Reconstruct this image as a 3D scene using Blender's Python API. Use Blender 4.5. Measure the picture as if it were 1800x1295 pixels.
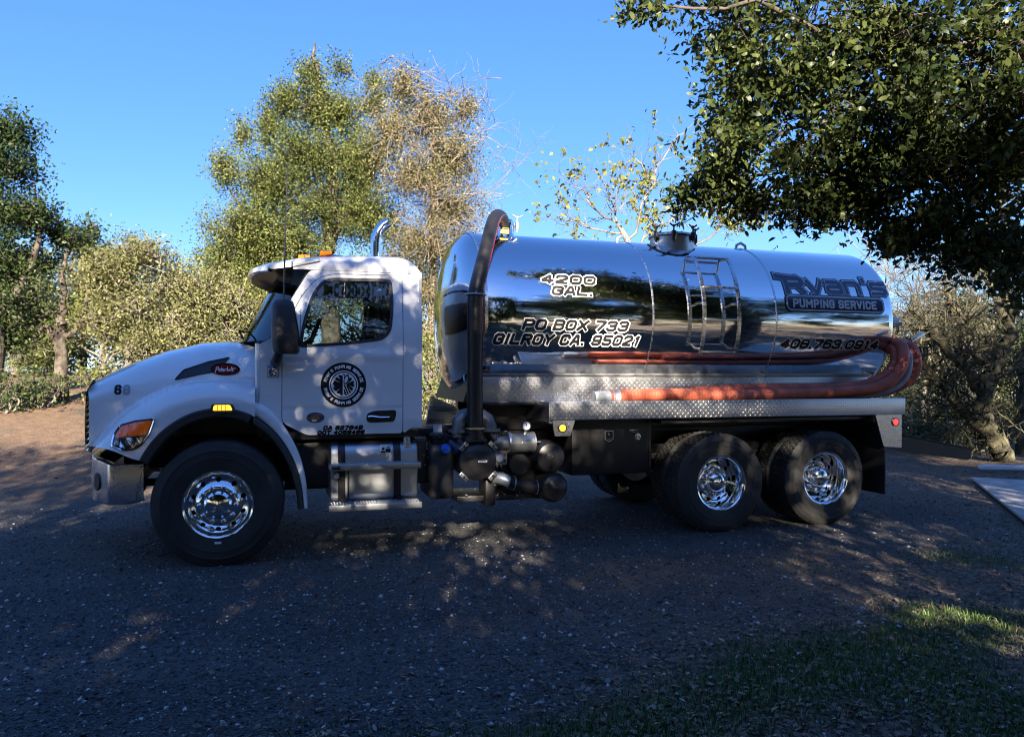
import bpy, bmesh, math, random
import numpy as np
from mathutils import Vector, Matrix

SC = bpy.context.scene
for _o in list(bpy.data.objects):
    bpy.data.objects.remove(_o)
COL = SC.collection
RAD = math.radians
rng = np.random.default_rng(7)
random.seed(7)

# ------------------------------------------------------------------ camera, sky, sun, exposure
F_PX, YAW, PITCH, ROLL = 1374.7, RAD(17.652), RAD(-0.228), RAD(0.291)
CAM = Vector((0.366, -7.160, 1.746))
cf = Vector((math.sin(YAW) * math.cos(PITCH), math.cos(YAW) * math.cos(PITCH), math.sin(PITCH)))
cr0 = Vector((math.cos(YAW), -math.sin(YAW), 0.0))
cu0 = cr0.cross(cf)
cr = cr0 * math.cos(ROLL) + cu0 * math.sin(ROLL)
cu = -cr0 * math.sin(ROLL) + cu0 * math.cos(ROLL)
cam_d = bpy.data.cameras.new('camera')
cam_d.sensor_width = 36.0
cam_d.lens = F_PX / 1800.0 * 36.0
cam_d.clip_start = 0.05
cam_d.clip_end = 4000.0
cam = bpy.data.objects.new('camera', cam_d)
COL.objects.link(cam)
cam.matrix_world = Matrix(((cr.x, cu.x, -cf.x, CAM.x), (cr.y, cu.y, -cf.y, CAM.y),
                           (cr.z, cu.z, -cf.z, CAM.z), (0, 0, 0, 1)))
SC.camera = cam

SUN_AZ = RAD(13.0)        # horizontal travel direction of the light, from +y towards +x
SUN_EL = RAD(23.0)
world = bpy.data.worlds.new('World')
SC.world = world
world.use_nodes = True
wn = world.node_tree
sky = wn.nodes.new('ShaderNodeTexSky')
sky.sky_type = 'NISHITA'
sky.sun_disc = False
sky.sun_elevation = SUN_EL
sky.sun_rotation = math.pi + SUN_AZ
sky.altitude = 600.0
sky.air_density = 0.9
sky.dust_density = 0.25
sky.ozone_density = 8.0
bg = wn.nodes['Background']
bg.inputs['Strength'].default_value = 0.066
hsv = wn.nodes.new('ShaderNodeHueSaturation')      # the deep blue of this clear mountain sky
hsv.inputs['Hue'].default_value = 0.518
hsv.inputs['Saturation'].default_value = 1.29
gam = wn.nodes.new('ShaderNodeGamma')              # evens the whole dome out, as the tank's mirror image of the zenith shows
gam.inputs['Gamma'].default_value = 0.60
wn.links.new(sky.outputs[0], gam.inputs['Color'])
wn.links.new(gam.outputs[0], hsv.inputs['Color'])
wn.links.new(hsv.outputs[0], bg.inputs['Color'])

sun_d = bpy.data.lights.new('sun', 'SUN')
sun_d.energy = 3.1
sun_d.angle = RAD(0.53)
sun_d.color = (1.0, 0.87, 0.70)
sun = bpy.data.objects.new('sun', sun_d)
COL.objects.link(sun)
sun_dir = Vector((math.sin(SUN_AZ) * math.cos(SUN_EL), math.cos(SUN_AZ) * math.cos(SUN_EL), -math.sin(SUN_EL)))
sun.rotation_euler = sun_dir.to_track_quat('-Z', 'Y').to_euler()
sun.location = (-4, -30, 25)

SC.view_settings.view_transform = 'Standard'
SC.view_settings.look = 'None'
SC.view_settings.gamma = 1.0
SC.view_settings.exposure = 3.0
SC.view_settings.use_curve_mapping = False
SC.render.engine = 'CYCLES'
SC.cycles.max_bounces = 10
SC.cycles.transparent_max_bounces = 10
SC.cycles.glossy_bounces = 4
SC.cycles.transmission_bounces = 6
SC.cycles.diffuse_bounces = 2
SC.cycles.caustics_reflective = False
SC.cycles.caustics_refractive = False
SC.cycles.sample_clamp_indirect = 6.0
SC.cycles.use_denoising = True
SC.cycles.filter_width = 1.1


# ------------------------------------------------------------------ helpers: properties, materials, meshes
def at(px, py, Y):
    """world point on the plane y=Y that a survey sighting (px, py) of the photo refers to"""
    d = cf + cr * ((px - 900.0) / F_PX) - cu * ((py - 647.5) / F_PX)
    return CAM + d * ((Y - CAM.y) / d.y)


def tag(o, label=None, cat=None, group=None, kind=None):
    if label: o['label'] = label
    if cat: o['category'] = cat
    if group: o['group'] = group
    if kind: o['kind'] = kind
    return o


def empty(name, loc=(0, 0, 0), parent=None):
    o = bpy.data.objects.new(name, None)
    o.empty_display_size = 0.2
    COL.objects.link(o)
    o.location = loc
    if parent: o.parent = parent
    return o


def mat(name, color, rough=0.5, metal=0.0, coat=0.0, spec=0.5, var=0.0, vscale=8.0, bump=0.0, bscale=60.0,
        rvar=0.0, emit=None, estr=0.0, stretch=(1, 1, 1), aniso=0.0):
    m = bpy.data.materials.new(name)
    m.use_nodes = True
    nt = m.node_tree
    b = nt.nodes['Principled BSDF']
    b.inputs['Base Color'].default_value = (*color, 1)
    b.inputs['Roughness'].default_value = rough
    b.inputs['Metallic'].default_value = metal
    b.inputs['Specular IOR Level'].default_value = spec
    if coat:
        b.inputs['Coat Weight'].default_value = coat
        b.inputs['Coat Roughness'].default_value = 0.03
    if emit:
        b.inputs['Emission Color'].default_value = (*emit, 1)
        b.inputs['Emission Strength'].default_value = estr
    tc = nt.nodes.new('ShaderNodeTexCoord')
    mp = nt.nodes.new('ShaderNodeMapping')
    mp.inputs['Scale'].default_value = stretch
    nt.links.new(tc.outputs['Object'], mp.inputs['Vector'])
    if var:
        n = nt.nodes.new('ShaderNodeTexNoise')
        n.inputs['Scale'].default_value = vscale
        n.inputs['Detail'].default_value = 6
        nt.links.new(mp.outputs[0], n.inputs['Vector'])
        cr_ = nt.nodes.new('ShaderNodeValToRGB')
        cr_.color_ramp.elements[0].position = 0.3
        cr_.color_ramp.elements[1].position = 0.7
        cr_.color_ramp.elements[0].color = (*[c * (1 - var) for c in color], 1)
        cr_.color_ramp.elements[1].color = (*[min(1, c * (1 + var)) for c in color], 1)
        nt.links.new(n.outputs['Fac'], cr_.inputs[0])
        nt.links.new(cr_.outputs[0], b.inputs['Base Color'])
    if rvar:
        n2 = nt.nodes.new('ShaderNodeTexNoise')
        n2.inputs['Scale'].default_value = vscale * 1.7
        n2.inputs['Detail'].default_value = 5
        nt.links.new(mp.outputs[0], n2.inputs['Vector'])
        mr = nt.nodes.new('ShaderNodeMapRange')
        mr.inputs['From Min'].default_value = 0.3
        mr.inputs['From Max'].default_value = 0.7
        mr.inputs['To Min'].default_value = max(0.0, rough - rvar)
        mr.inputs['To Max'].default_value = rough + rvar
        nt.links.new(n2.outputs['Fac'], mr.inputs['Value'])
        nt.links.new(mr.outputs[0], b.inputs['Roughness'])
    if bump:
        n3 = nt.nodes.new('ShaderNodeTexNoise')
        n3.inputs['Scale'].default_value = bscale
        n3.inputs['Detail'].default_value = 4
        nt.links.new(mp.outputs[0], n3.inputs['Vector'])
        bp = nt.nodes.new('ShaderNodeBump')
        bp.inputs['Strength'].default_value = bump
        bp.inputs['Distance'].default_value = 0.02
        nt.links.new(n3.outputs['Fac'], bp.inputs['Height'])
        nt.links.new(bp.outputs[0], b.inputs['Normal'])
    return m


def leaf_mat(name, dark, light, trans=0.3, rough=0.45):
    m = bpy.data.materials.new(name)
    m.use_nodes = True
    nt = m.node_tree
    b = nt.nodes['Principled BSDF']
    out = nt.nodes['Material Output']
    at_ = nt.nodes.new('ShaderNodeAttribute')
    at_.attribute_name = 'tone'
    r = nt.nodes.new('ShaderNodeValToRGB')
    r.color_ramp.elements[0].color = (*dark, 1)
    r.color_ramp.elements[1].color = (*light, 1)
    nt.links.new(at_.outputs['Fac'], r.inputs[0])
    nt.links.new(r.outputs[0], b.inputs['Base Color'])
    b.inputs['Roughness'].default_value = rough
    b.inputs['Specular IOR Level'].default_value = 0.2
    t = nt.nodes.new('ShaderNodeBsdfTranslucent')
    nt.links.new(r.outputs[0], t.inputs['Color'])
    mx = nt.nodes.new('ShaderNodeMixShader')
    mx.inputs[0].default_value = trans
    nt.links.new(b.outputs[0], mx.inputs[1])
    nt.links.new(t.outputs[0], mx.inputs[2])
    nt.links.new(mx.outputs[0], out.inputs['Surface'])
    return m


def np_mesh(name, verts, faces, material, parent=None, smooth=False, tone=None, loc=None):
    """fast mesh from numpy arrays: faces is (n,3) or (n,4) or a list of such arrays"""
    if not isinstance(faces, (list, tuple)): faces = [faces]
    faces = [np.asarray(f, np.int64) for f in faces if len(f)]
    me = bpy.data.meshes.new(name)
    v = np.asarray(verts, np.float32)
    me.vertices.add(len(v))
    me.vertices.foreach_set('co', v.ravel())
    tot = np.concatenate([np.full(len(f), f.shape[1]) for f in faces])
    loops = np.concatenate([f.ravel() for f in faces])
    start = np.concatenate([[0], np.cumsum(tot)[:-1]])
    me.loops.add(len(loops))
    me.loops.foreach_set('vertex_index', loops.astype(np.int32))
    me.polygons.add(len(tot))
    me.polygons.foreach_set('loop_start', start.astype(np.int32))
    me.polygons.foreach_set('loop_total', tot.astype(np.int32))
    if smooth: me.polygons.foreach_set('use_smooth', np.ones(len(tot), bool))
    me.update(calc_edges=True)
    if tone is not None:
        a = me.attributes.new('tone', 'FLOAT', 'POINT')
        a.data.foreach_set('value', np.asarray(tone, np.float32))
    if material: me.materials.append(material)
    o = bpy.data.objects.new(name, me)
    COL.objects.link(o)
    if parent: o.parent = parent
    if loc is not None: o.location = loc
    return o


class MB:
    """collects polygons for ONE mesh object"""
    def __init__(s):
        s.v, s.f = [], []

    def add(s, verts, faces):
        b = len(s.v)
        s.v += [tuple(p) for p in verts]
        s.f += [tuple(b + i for i in f) for f in faces]
        return s

    def box(s, x0, x1, y0, y1, z0, z1, bev=0.0):
        if bev <= 0:
            v = [(x, y, z) for x in (x0, x1) for y in (y0, y1) for z in (z0, z1)]
            return s.add(v, [(0, 1, 3, 2), (4, 6, 7, 5), (0, 4, 5, 1), (2, 3, 7, 6), (0, 2, 6, 4), (1, 5, 7, 3)])
        bm = bmesh.new()
        bmesh.ops.create_cube(bm, size=1.0, matrix=Matrix.Translation(((x0 + x1) / 2, (y0 + y1) / 2, (z0 + z1) / 2)) @
                              Matrix.Diagonal((x1 - x0, y1 - y0, z1 - z0, 1)))
        bev = min(bev, 0.49 * min(x1 - x0, y1 - y0, z1 - z0))
        bmesh.ops.bevel(bm, geom=bm.edges[:], offset=bev, segments=3, profile=0.5, affect='EDGES')
        return s.bm(bm)

    def bm(s, bm, mtx=None):
        bm.verts.ensure_lookup_table()
        bm.verts.index_update()
        v = [(mtx @ q.co if mtx else q.co)[:] for q in bm.verts]
        s.add(v, [[q.index for q in f.verts] for f in bm.faces])
        bm.free()
        return s

    def obox(s, c, size, rot, bev=0.0):
        """oriented box: centre, size, 3x3/4x4 rotation"""
        t = MB().box(-size[0] / 2, size[0] / 2, -size[1] / 2, size[1] / 2, -size[2] / 2, size[2] / 2, bev)
        M = Matrix.Translation(c) @ rot.to_4x4()
        return s.add([M @ Vector(p) for p in t.v], t.f)

    def tube(s, pts, rad, n=12, cap=True, closed=False):
        pts = [Vector(p) for p in pts]
        if not hasattr(rad, '__len__'): rad = [rad] * len(pts)
        m = len(pts)
        vs, fs = [], []
        up = None
        for i, p in enumerate(pts):
            a = pts[(i - 1) % m] if closed else pts[max(i - 1, 0)]
            b = pts[(i + 1) % m] if closed else pts[min(i + 1, m - 1)]
            t = (b - a)
            t = t.normalized() if t.length > 1e-9 else Vector((0, 0, 1))
            if up is None:
                up = Vector((0, 0, 1)) if abs(t.z) < 0.9 else Vector((1, 0, 0))
            u = (up - t * up.dot(t)).normalized()
            w = t.cross(u)
            up = u
            for k in range(n):
                an = 2 * math.pi * k / n
                vs.append(p + (u * math.cos(an) + w * math.sin(an)) * rad[i])
        for i in range(m if closed else m - 1):
            j = (i + 1) % m
            for k in range(n):
                l = (k + 1) % n
                fs.append((i * n + k, i * n + l, j * n + l, j * n + k))
        if cap and not closed:
            fs.append(tuple(range(n))[::-1])
            fs.append(tuple((m - 1) * n + k for k in range(n)))
        return s.add(vs, fs)

    def lathe(s, prof, axis='y', c=(0, 0, 0), n=48, cap=False, a0=0.0, a1=2 * math.pi):
        """prof: list of (r, h); turned about `axis` through c"""
        full = abs(a1 - a0 - 2 * math.pi) < 1e-6
        cols = n if full else n + 1
        vs, fs = [], []
        for (r, h) in prof:
            for k in range(cols):
                an = a0 + (a1 - a0) * k / n
                p, q = r * math.cos(an), r * math.sin(an)
                v = {'y': (p, h, q), 'x': (h, p, q), 'z': (p, q, h)}[axis]
                vs.append((v[0] + c[0], v[1] + c[1], v[2] + c[2]))
        for i in range(len(prof) - 1):
            for k in range(n):
                l = (k + 1) % cols
                fs.append((i * cols + k, i * cols + l, (i + 1) * cols + l, (i + 1) * cols + k))
        if cap:
            fs.append(tuple(range(cols)))
            fs.append(tuple((len(prof) - 1) * cols + k for k in range(cols))[::-1])
        return s.add(vs, fs)

    def prism(s, poly, y0, y1):
        """poly (x,z) extruded along y"""
        n = len(poly)
        vs = [(x, y0, z) for x, z in poly] + [(x, y1, z) for x, z in poly]
        fs = [tuple(range(n)), tuple(range(2 * n - 1, n - 1, -1))]
        fs += [(i, i + n, (i + 1) % n + n, (i + 1) % n) for i in range(n)]
        return s.add(vs, fs)

    def grid(s, P, closed_u=False):
        """P[i][j] points"""
        nu, nv = len(P), len(P[0])
        vs = [tuple(p) for r in P for p in r]
        fs = [(i * nv + j, i * nv + j + 1, (i + 1) % nu * nv + j + 1, (i + 1) % nu * nv + j)
              for i in range(nu if closed_u else nu - 1) for j in range(nv - 1)]
        return s.add(vs, fs)

    def xform(s, fn):
        s.v = [tuple(fn(*p)) for p in s.v]
        return s

    def build(s, name, material, parent=None, angle=35, fix=True, loc=None, kind=None):
        me = bpy.data.meshes.new(name)
        me.from_pydata(s.v, [], s.f)
        if fix:
            bm = bmesh.new()
            bm.from_mesh(me)
            bmesh.ops.remove_doubles(bm, verts=bm.verts[:], dist=1e-5)
            bmesh.ops.recalc_face_normals(bm, faces=bm.faces[:])
            bm.to_mesh(me)
            bm.free()
        for p in me.polygons: p.use_smooth = True
        me.set_sharp_from_angle(angle=RAD(angle))
        me.materials.append(material)
        o = bpy.data.objects.new(name, me)
        COL.objects.link(o)
        if parent: o.parent = parent
        if loc is not None: o.location = loc
        if kind: o['kind'] = kind
        return o


def copy_tree(o, parent=None):
    c = o.copy()
    COL.objects.link(c)
    c.parent = parent
    for ch in list(o.children):
        copy_tree(ch, c)
    return c


# 2-D regions given by signed distance -> clean meshes (panels, decals, lettering)
def region(sdf, x0, x1, z0, z1, h):
    nx, nz = int(math.ceil((x1 - x0) / h)) + 1, int(math.ceil((z1 - z0) / h)) + 1
    xs, zs = x0 + np.arange(nx) * h, z0 + np.arange(nz) * h
    X, Z = np.meshgrid(xs, zs, indexing='ij')
    D = sdf(X, Z)
    D = np.where(np.abs(D) < 1e-9, 1e-9, D)
    ins = D < 0
    V, F, key = [], [], {}

    def vid(k):
        if k in key: return key[k]
        t, i, j = k
        if t == 0: p = (xs[i], zs[j])
        elif t == 1:
            a, b = D[i, j], D[i + 1, j]; w = min(0.97, max(0.03, a / (a - b))); p = (xs[i] + h * w, zs[j])
        else:
            a, b = D[i, j], D[i, j + 1]; w = min(0.97, max(0.03, a / (a - b))); p = (xs[i], zs[j] + h * w)
        key[k] = len(V); V.append(p)
        return key[k]
    cnt = ins[:-1, :-1].astype(int) + ins[1:, :-1] + ins[1:, 1:] + ins[:-1, 1:]
    for i, j in np.argwhere(cnt > 0):
        cs = [(i, j), (i + 1, j), (i + 1, j + 1), (i, j + 1)]
        es = [(1, i, j), (2, i + 1, j), (1, i, j + 1), (2, i, j)]
        poly = []
        for k in range(4):
            a, b = cs[k], cs[(k + 1) % 4]
            if ins[a]: poly.append(vid((0, int(a[0]), int(a[1]))))
            if ins[a] != ins[b]: poly.append(vid((es[k][0], int(es[k][1]), int(es[k][2]))))
        if len(poly) >= 3: F.append(tuple(poly))
    return V, F


def sheet(mb, VF, fn, thick=None):
    """map region points through fn(x,z)->3D; optional thickness vector gives rim walls"""
    V, F = VF
    P = [Vector(fn(x, z)) for x, z in V]
    mb.add(P, F)
    if thick is not None:
        t = Vector(thick)
        ed = {}
        for f in F:
            for k in range(len(f)):
                a, b = f[k], f[(k + 1) % len(f)]
                ed[(a, b)] = 1
        rim = [(a, b) for (a, b) in ed if (b, a) not in ed]
        ids = sorted({i for e in rim for i in e})
        loc = {g: n for n, g in enumerate(ids)}
        n = len(ids)
        vs = [P[i] for i in ids] + [P[i] + t for i in ids]
        mb.add(vs, [(loc[b], loc[a], loc[a] + n, loc[b] + n) for a, b in rim])
    return mb


def sd_poly(pts):
    pts = np.asarray(pts, float)

    def f(X, Z):
        d = np.full(X.shape, 1e9)
        s = np.zeros(X.shape, int)
        n = len(pts)
        for i in range(n):
            ax, az = pts[i]; bx, bz = pts[(i + 1) % n]
            ex, ez = bx - ax, bz - az
            L = ex * ex + ez * ez
            if L < 1e-14: continue
            t = np.clip(((X - ax) * ex + (Z - az) * ez) / L, 0, 1)
            d = np.minimum(d, (X - ax - t * ex) ** 2 + (Z - az - t * ez) ** 2)
            c = (az > Z) != (bz > Z)
            if abs(ez) > 1e-12:
                xi = ax + (Z - az) * ex / ez
                s += (c & (X < xi)).astype(int)
        return np.where(s % 2 == 1, -1, 1) * np.sqrt(d)
    return f


def rpoly(pts, r=0.05, n=6):
    """fillet the corners of a polygon (r may be a list)"""
    out = []
    m = len(pts)
    for i in range(m):
        p = Vector(pts[i]); a = Vector(pts[i - 1]); b = Vector(pts[(i + 1) % m])
        rr = r[i] if hasattr(r, '__len__') else r
        da, db = (a - p), (b - p)
        ra, rb = min(rr, da.length * 0.49), min(rr, db.length * 0.49)
        if rr < 1e-5:
            out.append(tuple(p)); continue
        q0, q1 = p + da.normalized() * ra, p + db.normalized() * rb
        for k in range(n + 1):
            t = k / n
            out.append(tuple(q0 * (1 - t) ** 2 + p * 2 * t * (1 - t) + q1 * t * t))
    return out


def sstep(a, b, x):
    t = np.clip((np.asarray(x, float) - a) / (b - a), 0, 1)
    return t * t * (3 - 2 * t)


def wave(x, y, z=0.0, s=1.0, ph=0.0):
    """cheap smooth pseudo noise in about -1..1"""
    x, y, z = np.asarray(x) * s, np.asarray(y) * s, np.asarray(z) * s
    return (np.sin(x * 1.7 + 1.3 * np.sin(y * 1.1 + ph) + ph) + np.sin(y * 2.1 + 1.7 * np.sin(z * 1.3 + x * .7) + 2.1 * ph)
            + np.sin(z * 1.9 + 1.1 * np.sin(x * 1.5 + 3.1) + .6 * y + ph * .7)) / 3.0

# ------------------------------------------------------------------ terrain
def terrain(x, y):
    x, y = np.asarray(x, float), np.asarray(y, float)
    h = 1.35 * sstep(3.0, 19.0, y) * sstep(9.0, -1.0, x)
    h = h - 1.6 * sstep(7.0, 30.0, y) * sstep(6.0, 14.0, x)
    r = np.hypot(x, y + 7)
    h = h - 30.0 * sstep(40.0, 240.0, r) - 60.0 * sstep(240.0, 1500.0, r)
    near = sstep(2.0, 7.0, np.hypot(np.maximum(np.abs(x - 3.3) - 4.7, 0), np.maximum(np.abs(y - 1.2) - 1.6, 0)) + 1.6)
    h = h + 0.035 * wave(x, y, 0, 0.9, 1.0) * near + 0.02 * wave(x, y, 0, 2.3, 4.0) * near
    return h


def litter_amount(x, y):
    x, y = np.asarray(x, float), np.asarray(y, float)
    a = sstep(-1.0, 1.3, (x - 3.0) * 0.42 - (y + 2.6) * 0.95 + 0.5 * wave(x, y, 0, 1.3, 2.0))     # verge, lower right
    b = sstep(6.8, 9.5, x + 0.5 * wave(x, y, 0, 1.1, 5.0))                                         # right of the truck
    c = sstep(3.6, 6.0, y + 0.5 * wave(x, y, 0, 1.0, 3.0))                                         # behind the truck
    d = sstep(-7.2, -9.0, y)
    return np.clip(np.maximum.reduce([a * 0.95, b * .9, c * (.42 + .4 * sstep(0, 6, x)), d]), 0, 1)


def soil_amount(x, y):
    s = np.exp(-(((x - 4.3) / 1.6) ** 2 + ((y + 1.5) / 1.0) ** 2)) * 0.9
    s = s + sstep(2.5, 6, y) * 0.95
    return np.clip(s * (0.7 + 0.5 * wave(x, y, 0, 1.7, 6.0)), 0, 1)


def green_amount(x, y):
    g = sstep(0.0, 0.6, 0.20 + wave(x, y, 0, 1.5, 9.0)) * sstep(-0.2, 1.4, (x - 1.5) * 0.5 - (y + 2.8) * 0.9)
    g2 = sstep(0.2, 0.8, wave(x, y, 0, 0.8, 2.5)) * sstep(5, 8, y) * 0.7
    return np.clip(np.maximum(g * sstep(8.0, 5.5, x), g2), 0, 1)


def lane_amount(x, y):
    x, y = np.asarray(x, float), np.asarray(y, float)
    yc = y + .25 * np.sin(x * .35) + .12 * wave(x, y, 0, 1.2, 7.0)
    l = np.zeros(x.shape)
    for c0 in (-.25, 2.0, -2.2):
        l = np.maximum(l, np.exp(-((yc - c0) / .34) ** 2))
    return np.clip(l * (.62 + .5 * wave(x, y, 0, .9, 3.3)), 0, 1) * sstep(9, 7, x)


def axis(n, a, c, far):
    t = np.linspace(-1, 1, n)
    return c + np.sign(t) * (a * np.abs(t) + (far - a) * np.abs(t) ** 7)


gx, gy = axis(330, 13.0, 3.0, 2600.0), axis(330, 14.0, 2.0, 2600.0)
GX, GY = np.meshgrid(gx, gy, indexing='ij')
GV = np.stack([GX, GY, terrain(GX, GY)], -1).reshape(-1, 3)
ii = np.arange(330 * 330).reshape(330, 330)
GF = np.stack([ii[:-1, :-1], ii[1:, :-1], ii[1:, 1:], ii[:-1, 1:]], -1).reshape(-1, 4)


def ground_material():
    m = bpy.data.materials.new('driveway_and_soil')
    m.use_nodes = True
    nt = m.node_tree
    b = nt.nodes['Principled BSDF']
    N = nt.nodes.new
    L = nt.links.new
    tc = N('ShaderNodeTexCoord')

    def noise(scale, detail=6, rough=0.6):
        n = N('ShaderNodeTexNoise')
        n.inputs['Scale'].default_value = scale
        n.inputs['Detail'].default_value = detail
        n.inputs['Roughness'].default_value = rough
        L(tc.outputs['Object'], n.inputs['Vector'])
        return n

    def ramp(src, c0, c1, p0=0.3, p1=0.7):
        r = N('ShaderNodeValToRGB')
        r.color_ramp.elements[0].position = p0
        r.color_ramp.elements[1].position = p1
        r.color_ramp.elements[0].color = (*c0, 1)
        r.color_ramp.elements[1].color = (*c1, 1)
        L(src, r.inputs[0])
        return r.outputs[0]

    def attr(nm):
        a = N('ShaderNodeAttribute')
        a.attribute_name = nm
        return a.outputs['Fac']

    def mix(f, a, c):
        x = N('ShaderNodeMix')
        x.data_type = 'RGBA'
        L(f, x.inputs[0]); L(a, x.inputs[6]); L(c, x.inputs[7])
        return x.outputs[2]

    def edge(f, n, k=0.9):
        # break the mask up with noise: smoothstep(f + k*(n-.5))
        ad = N('ShaderNodeMath'); ad.operation = 'MULTIPLY_ADD'
        L(n, ad.inputs[0]); ad.inputs[1].default_value = k
        L(f, ad.inputs[2])
        mr = N('ShaderNodeMapRange')
        mr.interpolation_type = 'SMOOTHSTEP'
        mr.inputs['From Min'].default_value = 0.35 + k * 0.35
        mr.inputs['From Max'].default_value = 0.75 + k * 0.45
        L(ad.outputs[0], mr.inputs['Value'])
        return mr.outputs[0]
    vor = N('ShaderNodeTexVoronoi')
    vor.inputs['Scale'].default_value = 75.0
    L(tc.outputs['Object'], vor.inputs['Vector'])
    vor2 = N('ShaderNodeTexVoronoi')
    vor2.inputs['Scale'].default_value = 34.0
    L(tc.outputs['Object'], vor2.inputs['Vector'])
    sep = N('ShaderNodeSeparateColor')
    L(vor.outputs['Color'], sep.inputs[0])
    stone = ramp(sep.outputs[0], (0.018, 0.018, 0.018), (0.130, 0.126, 0.120), 0.1, 0.95)
    big = ramp(noise(0.9, 4).outputs['Fac'], (0.014, 0.014, 0.014), (0.100, 0.096, 0.090))
    mx = N('ShaderNodeMix'); mx.data_type = 'RGBA'; mx.inputs[0].default_value = 0.45
    L(stone, mx.inputs[6]); L(big, mx.inputs[7])
    sep2 = N('ShaderNodeSeparateColor')
    L(vor2.outputs['Color'], sep2.inputs[0])
    litter = ramp(sep2.outputs[1], (0.045, 0.034, 0.026), (0.19, 0.145, 0.105), 0.1, 0.95)
    # compacted, dusty wheel lanes along the drive
    lane = attr('lane')
    dust = ramp(noise(16.0, 8).outputs['Fac'], (0.060, 0.056, 0.052), (0.115, 0.105, 0.095))
    lm = N('ShaderNodeMix'); lm.data_type = 'RGBA'
    L(edge(lane, noise(2.2, 8).outputs['Fac'], .8), lm.inputs[0]); L(mx.outputs[2], lm.inputs[6]); L(dust, lm.inputs[7])
    soil = ramp(noise(5.0).outputs['Fac'], (0.12, 0.070, 0.043), (0.26, 0.165, 0.098))
    green = ramp(noise(9.0).outputs['Fac'], (0.025, 0.045, 0.012), (0.07, 0.10, 0.03))
    c = mix(edge(attr('soil'), noise(3.0).outputs['Fac']), lm.outputs[2], soil)
    c = mix(edge(attr('litter'), noise(11.0).outputs['Fac']), c, litter)
    c = mix(edge(attr('green'), noise(7.0).outputs['Fac']), c, green)
    c = mix(edge(attr('dry'), noise(4.0).outputs['Fac'], .6), c, ramp(noise(13.0).outputs['Fac'], (0.17, 0.125, 0.06), (0.36, 0.28, 0.15)))
    L(c, b.inputs['Base Color'])
    b.inputs['Roughness'].default_value = 0.85
    b.inputs['Specular IOR Level'].default_value = 0.35
    bp = N('ShaderNodeBump')
    bp.inputs['Strength'].default_value = 0.9
    bp.inputs['Distance'].default_value = 0.012
    ad = N('ShaderNodeMath'); ad.operation = 'ADD'
    L(vor.outputs['Distance'], ad.inputs[0])
    L(noise(28.0, 5).outputs['Fac'], ad.inputs[1])
    L(ad.outputs[0], bp.inputs['Height'])
    L(bp.outputs[0], b.inputs['Normal'])
    return m


ground = np_mesh('ground', GV, GF, ground_material(), smooth=True)
for nm, fn in (('litter', litter_amount), ('soil', soil_amount), ('green', green_amount), ('lane', lane_amount), ('dry', lambda x, y: sstep(-11.0, -13.5, y))):
    a = ground.data.attributes.new(nm, 'FLOAT', 'POINT')
    a.data.foreach_set('value', fn(GV[:, 0], GV[:, 1]).astype(np.float32))
tag(ground, 'dark gravelly driveway ground with brown soil and leaf litter verge', kind='structure')


# ------------------------------------------------------------------ trees
def unit(v):
    return v / np.maximum(np.linalg.norm(v, axis=-1, keepdims=True), 1e-9)


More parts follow.
